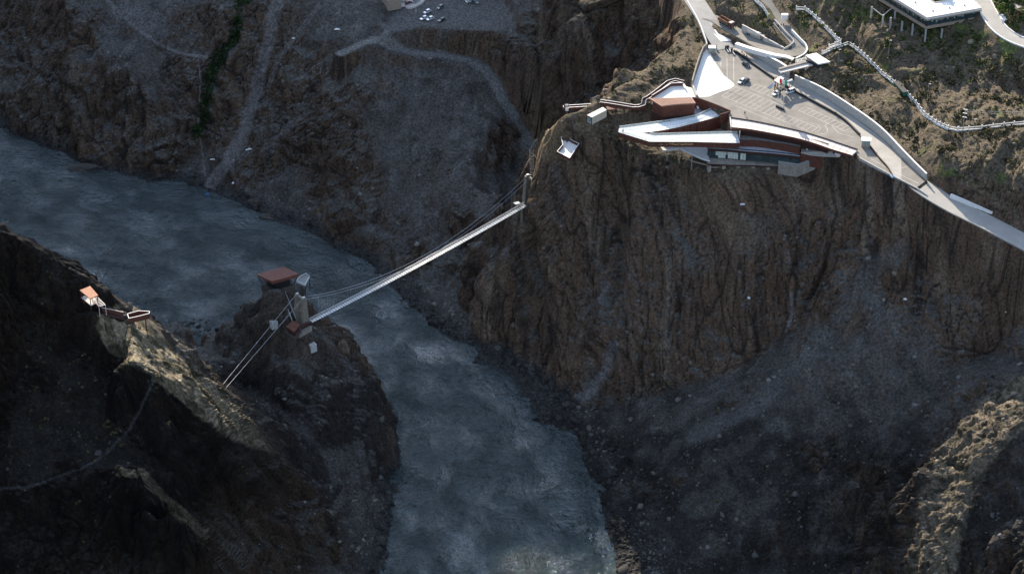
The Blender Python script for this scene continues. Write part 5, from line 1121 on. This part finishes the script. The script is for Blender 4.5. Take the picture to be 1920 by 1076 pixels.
# lamp posts, power pole
def lamp(px, py, z, h, label, m=STEELG):
    p = onground(px, py, z); o = empty('lamp_post', p, label, 'lamp post'); MB().tube(p-UP*.5, p+UP*h, .1, 6, .06).build('pole', m, o); MB().bar(p+UP*h, p+UP*(h+.15)+Vector((.9, -.2, 0)), .2, .12).build('lamp_head', WHITEP, o); return o
lamp(1737, 203, 118, 9.5, 'thin pale lamp post on the shaded slope inside the white fence')
lamp(1571, 123, 116.5, 8, 'thin lamp post behind the flat gate roof')
lamp(1664, 125, 118.5, 7, 'thin lamp post above the bend of the white fence'); lamp(1820, 287, 112, 5, 'thin lamp post on the bank above the downhill road')
lamp(780, 23, 64, 4.2, 'pale lamp post beside the lower dirt car park', WHITEP)
for i, (x, y, lb_) in enumerate(((1391, 98, 'slim dark post by the upper wall, nearer the gate'), (1400, 106, 'slim dark post by the upper wall, farther from the gate'))): p = W(x, y, 110); tag(MB().tube(p, p+UP*1.5, .12, 6).box(p, .5, .5, .25).build('post', STEELD), lb_, 'post')
p = onground(1805, 248, 122); pp = empty('power_pole', p, 'grey power pole with three crossarms beside the white fence', 'power pole'); MB().tube(p-UP*.5, p+UP*10.6, .15, 6, .1).build('pole', STEELG, pp)
for h in (10.3, 8.5, 6.6): MB().bar(p+UP*h+Vector((-.6, .5, 0)), p+UP*h+Vector((.9, -.7, .35)), .3, .2).build('crossarm', WHITEP, pp)
for k_, h in enumerate((10.3, 9.6)):
    mb = MB(); a, b = p+UP*h, W(1990, 206.5+5*k_, 134); z = [a.lerp(b, i/16)-UP*1.0*(1-((i-8)/8)**2) for i in range(17)]
    for q_, s_ in zip(z, z[1:]): mb.tube(q_, s_, .04, 4)
    mb.build('wire', STEELG, pp)
# old ropeway cables across the gorge
for k_, (e0, e1, lb_) in enumerate((((290, 640, 92), (1172, 236, 103.5), 'thin grey ropeway cable crossing the gorge, upper of the pair'), ((300, 655, 90), (1178, 246, 103), 'thin grey ropeway cable crossing the gorge, lower of the pair'))):
    a, b = W(*e0), W(*e1); mb = MB(); z = [a.lerp(b, i/40)-UP*16*(1-((i-20)/20)**2) for i in range(41)]
    for q_, s_ in zip(z, z[1:]): mb.tube(q_, s_, .02, 4)
    tag(mb.build('ropeway_cable', BLACK), lb_, 'cable', 'old ropeway cables')
# ------------------------------------------------------------------ lower dirt car park and its house
hs_ = empty('roadside_house', W(735, 8, 64), 'tan walled house at the edge of the lower dirt car park', 'building')
MB().prism(Wl('712,-12,69.5 726,2,69.5 752,-3,69.5 742,-18,69.5'), 6).build('walls', TANW, hs_); MB().prism(Wl('710,-13,70 726,1,70 754,-5,70 742,-20,70'), .4).build('roof', CONC, hs_)
MB().wall([W(719, 4, 64.2), W(724, 10, 64.2)], 4.5, .3).build('side_wall', mat('blue_grey_wall', (.22, .25, .28), .8, 0, .2, .8), hs_)
mb = MB()
for t in (.25, .5, .75): q_ = W(726, 2, 66).lerp(W(752, -3, 66), t)+Vector((0, -.12, 0)); mb.box(q_, 1.3, .1, 1.6)
mb.build('window', GLASS, hs_)
yd = lerpz(Wl('720,15,64.3 729,17.5,64.3 745,14,64.3 758,11.5,64.3 764,15.5,64.3 775,14,64.3 790,7,64.3 797,0,64.3')); o = empty('yard', yd[0], 'pale paved yard with low kerb beside the tan walled house', 'yard')
MB().prism([p for p in yd]+Wl('800,-14,64.3 745,-14,64.3 725,2,64.3'), 1).build('paving', CONC, o); MB().wall([p+UP*.003 for p in yd], .5, .3, .6).build('kerb', PALE, o)
# ------------------------------------------------------------------ vehicles: one of each kind with parts, then copies
def paint(name, col): return mat(name, col, .3, .1, .06, 1.5, 0, .6)
def make_car(name, label, cat, pm, L_=4.5, wd_=1.82, hgt=1.5, van=False, group=None):
    o = empty(name, (0, 0, 0), label, cat, group); h0 = .32; hb = .82 if not van else .95; hl = wd_/2
    def hull(secs):       # sections along x: (x, half width bottom, half width top, z bottom, z top)
        v = []; f = []
        for x, wb, wt, zb, zt in secs: v += [(x, -wb, zb), (x, wb, zb), (x, wt, zt), (x, -wt, zt)]
        n = len(secs)
        for i in range(n-1):
            a = 4*i; b_ = a+4
            for j in range(4): f.append((a+j, a+(j+1) % 4, b_+(j+1) % 4, b_+j))
        return MB().add(v, [(3, 2, 1, 0), tuple(4*(n-1)+i for i in range(4))]+f)
    hx = L_/2
    hull([(-hx, hl*.86, hl*.8, h0+.12, hb-.06), (-hx+.25, hl*.98, hl*.93, h0, hb), (hx-1.5, hl, hl*.95, h0, hb), (hx-.3, hl*.97, hl*.88, h0, hb-.12), (hx, hl*.82, hl*.7, h0+.12, hb-.28)]).build('body', pm, o, local=True, bevel=.05)
    c0, c1 = (-hx+.12, hx-1.0) if van else (-hx+.45, hx-1.25); ct = hgt
    hull([(c0, hl*.92, hl*.6, hb-.02, hb+.02), (c0+.4, hl*.92, hl*.76, hb-.02, ct-.06), (c1-.75, hl*.92, hl*.76, hb-.02, ct-.06), (c1, hl*.9, hl*.62, hb-.02, hb+.02)]).build('windows', GLASS, o, local=True)
    hull([(c0+.32, hl*.72, hl*.66, ct-.08, ct), (c1-.72, hl*.74, hl*.68, ct-.08, ct)]).build('roof', pm, o, local=True, bevel=.03)
    mb = MB()
    for x in (c0+.42, (c0+c1)/2, c1-.75):
        for s_ in (1, -1): mb.bar((x, hl*.92*s_, hb), (x, hl*.74*s_, ct-.06), .1)
    mb.build('pillars', pm, o, local=True)
    for x in (-hx+.85, hx-.9):
        for s_ in (1, -1): w_ = MB().tube((x, s_*(hl-.22), .33), (x, s_*(hl-.0), .33), .33, 12).build('wheel', BLACK, o, local=True); MB().tube((x, s_*(hl-.01), .33), (x, s_*(hl+.02), .33), .19, 10).build('rim', STEELG, w_, local=True)
    for s_ in (1, -1): MB().box((hx-.12, s_*hl*.62, hb-.3), .22, .32, .14).build('headlight', WHITEP, o, local=True); MB().box((-hx+.05, s_*hl*.66, hb-.25), .12, .3, .16).build('tail_light', MATS['red_cloth'], o, local=True)
    return o
BLK, WHT, GRY, MAR, SIL = paint('black_paint', (.015, .016, .02)), paint('car_white', (.75, .75, .74)), paint('car_grey', (.1, .105, .11)), paint('maroon_paint', (.09, .012, .015)), paint('silver_paint', (.4, .41, .42))
def put(o, px, py, z, dpx, dpy, label=None):
    p = W(px, py, z); q_ = W(px+dpx, py+dpy, z); o.location = p; o.rotation_euler = (0, 0, math.atan2(q_.y-p.y, q_.x-p.x))
    if label: o['label'] = label
    return o
car = make_car('parked_car', 'black car with glossy roof parked alone below the barrier wall', 'car', BLK, 4.7, 1.88, 1.62); put(car, 1399, 123.5, 110.005, 14, 8.5)
white = make_car('parked_car', 'white car standing half under the gate pavilion', 'car', WHT, 4.5, 1.8, 1.5); put(white, 1455.5, 177, 110.005, -12, 6.5)
van = make_car('parked_van', 'white minivan parked to the right of the gate pavilion', 'van', WHT, 4.9, 1.85, 1.85, True); put(van, 1482, 173.5, 110.005, -13, 4.5)
c = copy_tree(car); put(c, 1397.5, 154.5, 110.005, -12, 8, 'black car parked tightly beside a white car at the plaza edge')
c = copy_tree(white); put(c, 1390.5, 154.5, 110.005, -12, 8, 'white car parked tightly beside a black car at the plaza edge')
G_ = 'cars on the lower dirt car park'
for x, y, lb in ((801, 24, 'white car farthest back of the three white cars clustered on the dirt lot'), (794.5, 36, 'white car at the left of the front pair on the dirt lot'), (806.5, 37, 'white car at the right of the front pair on the dirt lot')):
    c = copy_tree(white); put(c, x, y, 64.02, -12, 5.5, lb); c['group'] = G_
def recolour(name, m, label, cat): 
    o = make_car(name, label, cat, m, 4.5, 1.8, 1.55); o['group'] = G_; return o
put(recolour('parked_car', GRY, 'dark grey off-roader parked alone at the back of the dirt lot', 'car'), 825.5, 15.5, 64.02, -10, 6.5)
put(recolour('parked_car', BLK, 'black car with pale roof at the right front of the dirt lot', 'car'), 828, 39.5, 64.02, -12, 5)
c = copy_tree(white); put(c, 881, 4, 64.02, 13, -4, 'white car side by side with a dark car at the rear of the lot'); c['group'] = G_
put(recolour('parked_car', GRY, 'dark car side by side with a white car at the rear of the lot', 'car'), 890, 5.5, 64.02, 12, 5)
c = copy_tree(white); put(c, 868, 0, 64.02, 13, 4, 'white car cut by the top edge at the rear of the dirt lot'); c['group'] = G_
put(recolour('parked_car', MAR, 'maroon car parked in the pale yard beside the tan house', 'car'), 766, 7, 64.32, 12, -4)
put(recolour('parked_car', SIL, 'silver car in the pale yard, right of the maroon car', 'car'), 780, 3.5, 64.32, 9, -6)
c = copy_tree(white); put(c, 757, 2, 64.32, 12, -3, 'white car in the pale yard, between the house and the maroon car'); c['group'] = G_
# dump truck and tanker trailer on the ramp
def wheel(parent, x, y, r=.52, w_=.35): o = MB().tube((x, y-w_/2, r), (x, y+w_/2, r), r, 12).build('wheel', BLACK, parent, local=True); MB().tube((x, y-w_/2-.02, r), (x, y+w_/2+.02, r), r*.5, 10).build('rim', STEELG, o, local=True)
t = empty('dump_truck', (0, 0, 0), 'dark red dump truck with empty open bed parked on the shaded ramp', 'dump truck'); TRK = paint('truck_red', (.12, .03, .02)); BED = mat('truck_bed', (.17, .10, .06), .8, 0, .3, .9)
MB().box((-.4, 0, .7), 9.2, 1.0, .4).build('chassis', BLACK, t, local=True)
MB().box((-1.5, 0, 1.1), 6.6, 2.5, .15).build('bed_floor', BED, t, local=True)
for s_ in (1, -1): MB().box((-1.5, s_*1.2, 1.25), 6.6, .1, 1.35).build('bed_side', BED, t, local=True); MB().bar((-4.8, s_*1.2, 2.64), (1.8, s_*1.2, 2.64), .18, .12).build('bed_rail', MATS['orange_rust_roof'], t, local=True)
MB().box((-4.75, 0, 1.25), .1, 2.3, 1.3).build('tailgate', BED, t, local=True); MB().box((1.8, 0, 1.25), .12, 2.5, 1.75).build('headboard', BED, t, local=True)
MB().box((3.2, 0, .75), 2.1, 2.45, 2.15, 0, .96).build('cab', TRK, t, local=True, bevel=.08); MB().box((4.27, 0, 1.75), .06, 2.0, .9).build('windscreen', GLASS, t, local=True); MB().box((3.3, 0, 1.75), 1.2, 2.46, .75).build('side_windows', GLASS, t, local=True); MB().box((3.0, 0, 2.9), 1.4, 2.2, .12).build('cab_roof', PALE, t, local=True)
for x in (3.2, -2.2, -3.5):
    for s_ in (1, -1): wheel(t, x, s_*1.05)
put(t, 1362.5, 48, 113.02, 30, 17)
t = empty('tanker_trailer', (0, 0, 0), 'pale cement tanker trailer parked against the low ramp wall', 'tanker'); TK = mat('tanker_shell', (.5, .46, .4), .55, .1, .25, .8)
sec = [(-4.2, .55, 2.35), (-3.9, 1.05, 2.2), (-2.4, 1.22, 1.95), (0, 1.25, 1.7), (2.4, 1.22, 1.95), (3.9, 1.0, 2.2), (4.2, .5, 2.35)]; v = []; f = []
for x, r_, z in sec:
    for k_ in range(14): a = 2*math.pi*k_/14; v.append((x, r_*math.cos(a), z+r_*math.sin(a)*(.95 if math.sin(a) > 0 else .8)))
for i in range(len(sec)-1):
    for k_ in range(14): f.append((i*14+k_, i*14+(k_+1) % 14, i*14+14+(k_+1) % 14, i*14+14+k_))
MB().add(v, f+[tuple(range(13, -1, -1)), tuple(range(84, 98))]).build('tank', TK, t, smooth=True, local=True)
MB().box((-.2, 0, .75), 8.6, .9, .3).build('chassis', BLACK, t, local=True); mb = MB()
for x in (-2.4, 0, 2.4): mb.tube((x, 0, 2.8), (x, 0, 3.1), .3, 10)
mb.bar((-3.6, .35, 3.05), (3.6, .35, 3.05), .12); mb.bar((-3.6, -.35, 3.05), (3.6, -.35, 3.05), .12); mb.build('hatches', WHITEP, t, local=True)
MB().box((5.3, 0, .7), 1.7, 2.3, 1.9, 0, .95).build('cab', mat('grimy_cab', (.2, .17, .14), .6, .1, .25, 1), t, local=True, bevel=.08); MB().box((6.15, 0, 1.6), .06, 1.9, .8).build('windscreen', GLASS, t, local=True)
for x in (5.2, -2.0, -3.2):
    for s_ in (1, -1): wheel(t, x, s_*.98, .5)
put(t, 1413, 69, 113.03, 34, 14.5)
# ------------------------------------------------------------------ people
def person(px, py, z, rot, top, legs, label, stride=.12):
    """one continuous skinned body with head, arms and legs; clothing and hair as children"""
    me = bpy.data.meshes.new('person'); J = {'pel': (0, 0, .95), 'che': (0, 0, 1.3), 'nek': (0, 0, 1.48), 'hed': (.02, 0, 1.62), 'top': (.02, 0, 1.73)}
    for s_, n_ in ((1, 'l'), (-1, 'r')):
        st = stride*s_; J['hip'+n_] = (0, .1*s_, .88); J['kne'+n_] = (st*.6+.03, .11*s_, .48); J['ank'+n_] = (st, .11*s_, .08); J['toe'+n_] = (st+.17, .12*s_, .04)
        J['sho'+n_] = (0, .19*s_, 1.42); J['elb'+n_] = (-st*.5-.02, .25*s_, 1.13); J['wri'+n_] = (-st*.8+.05, .25*s_, .88); J['han'+n_] = (-st*.8+.08, .25*s_, .76)
    ks = list(J); E = [('pel', 'che'), ('che', 'nek'), ('nek', 'hed'), ('hed', 'top')]
    for n_ in 'lr': E += [('pel', 'hip'+n_), ('hip'+n_, 'kne'+n_), ('kne'+n_, 'ank'+n_), ('ank'+n_, 'toe'+n_), ('che', 'sho'+n_), ('sho'+n_, 'elb'+n_), ('elb'+n_, 'wri'+n_), ('wri'+n_, 'han'+n_)]
    me.from_pydata([J[k_] for k_ in ks], [(ks.index(a), ks.index(b)) for a, b in E], []); o = bpy.data.objects.new('person', me); COL.objects.link(o)
    sk_ = o.modifiers.new('skin', 'SKIN'); RD = dict(pel=.15, che=.16, nek=.06, hed=.1, top=.07, hip=.095, kne=.07, ank=.045, toe=.04, sho=.065, elb=.045, wri=.035, han=.04)
    for i, k_ in enumerate(ks): r_ = RD[k_[:3]]; me.skin_vertices[0].data[i].radius = (r_, r_*(.8 if k_ in ('pel', 'che') else 1)); me.skin_vertices[0].data[i].use_root = (k_ == 'pel')
    o.modifiers.new('sub', 'SUBSURF').levels = 1; o.modifiers['sub'].render_levels = 1; me.materials.append(legs)
    MB().add([(x*s1, y*s2, z_) for z_, s1, s2 in ((.86, .2, .235), (1.12, .19, .225), (1.42, .17, .25), (1.5, .09, .1)) for x, y in ((-1, -1), (1, -1), (1, 1), (-1, 1))], [(3, 2, 1, 0), (12, 13, 14, 15)]+[(a*4+i, a*4+(i+1) % 4, a*4+4+(i+1) % 4, a*4+4+i) for a in range(3) for i in range(4)]).build('jacket', top, o, local=True, bevel=.04)
    bm = bmesh.new(); bmesh.ops.create_icosphere(bm, subdivisions=2, radius=.125); hm = bpy.data.meshes.new('hair'); bm.to_mesh(hm); bm.free(); hm.materials.append(BLACK); h_ = bpy.data.objects.new('hair', hm); COL.objects.link(h_); h_.parent = o; h_.location = (-.015, 0, 1.68)
    o.location = W(px, py, z); o.rotation_euler = (0, 0, rot); return tag(o, label, 'person')
DKC, RDC, NVC = mat('dark_cloth', (.025, .025, .03), .9), mat('maroon_cloth', (.12, .02, .02), .9), mat('navy_cloth', (.02, .03, .07), .9)
person(1396.5, 215.5, 110.02, 1.2, DKC, DKC, 'person in dark clothes walking across the car park beside the curved roof')
person(1168, 249, 108.02, 2.2, DKC, NVC, 'person in dark clothes standing near the tip of the glass skywalk')
person(1063, 269.5, 93.12, .4, DKC, DKC, 'person in dark clothes on the angular observation deck')
person(1256, 217.5, 106.02, .4, DKC, NVC, 'person in dark clothes in the courtyard below the rust hall')
person(1426, 305.5, 98.02, 2.0, RDC, DKC, 'person in a dark red top by the lower glass front of the visitor centre')
person(1567, 216, 110.04, .5, DKC, DKC, 'person in dark clothes beside the dark barrier wall above the car park')
person(1395, 107.5, 110.04, .5, NVC, DKC, 'person in dark clothes at the barrier wall behind the lone black car')
# ------------------------------------------------------------------ trees and shrubs by the upper road
def tree(px, py, z, h, r, col, label, n=260, cat='tree', name='tree'):
    p = onground(px, py, z); t_ = empty(name, p, label, cat); rg = np.random.default_rng(int(px*7+py)); mb = MB(); th = h*.55
    mb.tube((0, 0, -.4), (0, 0, th), .05*h, 7, .03*h)
    for k_ in range(5): a = k_*1.25+px; d = Vector((math.cos(a)*r*.6, math.sin(a)*r*.6, h*rg.uniform(.15, .35))); mb.tube((0, 0, th*rg.uniform(.5, .95)), Vector((0, 0, th*.8))+d, .02*h, 5, .008*h)
    mb.build('trunk', WOOD, t_, local=True); V = []; F = []
    lob = [(rg.normal(size=3)*np.array((.5, .5, .3))*r+np.array((0, 0, h*.62)), r*rg.uniform(.35, .62)) for _ in range(7)]
    for i in range(n):
        c0, lr = lob[i % 7]; d = rg.normal(size=3); d /= np.linalg.norm(d); q_ = c0+d*lr*rg.uniform(.5, 1.05)*np.array((1, 1, .85)); t1 = np.cross(d, rg.normal(size=3)); t1 /= np.linalg.norm(t1); b1 = np.cross(d, t1)+.5*d*rg.normal(); s_ = rg.uniform(.2, .42)*max(.7, r/2)
        k_ = len(V); V += [q_-t1*s_, q_-b1*s_*.7, q_+t1*s_, q_+b1*s_*.7]; F.append((k_, k_+1, k_+2, k_+3))
    o = new_obj('crown', V, F, LEAF, t_); colour_attr(o.data, np.repeat(np.array(col)*rg.uniform(.55, 1.45, (n, 1)), 4, 0)); return t_
DG, YG, OL = (.03, .055, .018), (.10, .14, .025), (.10, .085, .04)
for x, y, z, h, r, c, lb in ((1877, 20, 137.5, 5.5, 2.4, YG, 'bright yellow green shrub right of the upper road, near its top bend'), (1868, 5, 138, 4.6, 2.2, DG, 'dark green shrub right of the upper road at the top edge'),
    (1893, 24, 138, 5, 2.3, DG, 'dark green shrub right of the bright yellow green one'), (1903, 12, 139, 6, 1.6, DG, 'slender dark tree at the edge of the pale top corner lot'), (1886, 8, 139, 4.5, 2.2, DG, 'dark green shrub behind the bright yellow green one'),
    (1906, 38, 137, 4.6, 2.6, OL, 'brownish shrub below the pale top corner lot'), (1915, 52, 136, 4.5, 2.6, DG, 'dark shrub at the right edge beside the upper road'), (1897, 43, 136.5, 3.2, 1.8, OL, 'low brown shrub where the side path meets the upper road'), (1917, 34, 137.5, 4, 2, YG, 'pale green shrub at the right edge under the top corner lot'),
    (1757, 2, 137, 5, 2.5, YG, 'bright green tree in the inner corner of the L shaped building'), (1770, -4, 138, 5, 2.6, DG, 'dark green tree behind the right wing of the L shaped building')):
    tree(x, y, z, h, r, c, lb, 260, 'tree' if h >= 5 else 'shrub', 'tree' if h >= 5 else 'shrub')
structure(MB().prism(Wl('1893,-12,139.3 1900,5,139.3 1907,20,139.1 1935,30,139 1960,-20,140'), 2).build('top_lot_paving', ROADM))
structure(MB().prism(Wl('1873,27,136.75 1893,28,136.9 1899,34,136.7 1879,41,136.5 1876,34,136.6'), .6).build('side_path', PLAZAW))
# ------------------------------------------------------------------ scraps of white debris caught on the slopes
for i, (x, y, z, s_, lb) in enumerate(((633, 57, 50, (3.2, .7, .5), 'long white slab lying near the left end of the dirt road'), (551, 80, 53, (2.4, .6, .4), 'thin white slab on the pale slide track high on the far slope'), (468, 285, 14, (3.0, .8, .5), 'white slab on the far scree above the bend of the river'),
    (400, 309, 9, (2.6, .8, .5), 'small white slab low on the scree next to the slide track'), (438, 349, 4, (1.0, 1.6, .5), 'small white scrap on the far beach'), (1391, 385, 78, (2.4, 1.4, .5), 'white scrap of sheeting high on the cliff face below the visitor centre'),
    (1403, 561, 52, (1.6, 1.0, .5), 'small white scrap in the middle of the cliff face'), (1696, 567, 72, (1.5, 1.1, .5), 'small white scrap on the right slope below the road'), (1885, 589, 78, (1.2, .8, .4), 'tiny white scrap at the far right of the slope'),
    (1592, 305, 106, (2.2, 1.5, .7), 'crumpled pale blue sheet below the kerb near the guard booth'), (1671, 348, 106, (1.4, 2.0, .6), 'crumpled pale blue sheet on the bank beneath the road kerb'))):
    p = on_slope(x, y, z); rg = random.Random(i); mb = MB(); cs = [p+UP*.35+Vector((rg.uniform(-.2, .2), rg.uniform(-.2, .2), 0))]
    for k_ in range(2): mb.box(p+UP*(.1+.2*k_)+Vector((rg.uniform(-.5, .5)*s_[0]*.4, rg.uniform(-.3, .3), 0)), s_[0]*(1-.35*k_), s_[1]*(1-.2*k_), s_[2]*.6, rg.uniform(-.6, .6), .8)
    tag(mb.build('debris', WHITEP if i < 9 else mat('blue_sheet', (.35, .5, .65), .6, 0, .3, 1)), lb, 'debris')
tag(MB().box(onground(388, 361, 1), 2.6, 1.3, .9, .3, .8).box(onground(388, 361, 1)+UP*.9, 1.6, .9, .5, .3, .7).build('tarpaulin', mat('blue_tarpaulin', (.04, .14, .35), .6, 0, .2, 1)), 'small blue tarpaulin heap at the far water edge', 'tarpaulin')
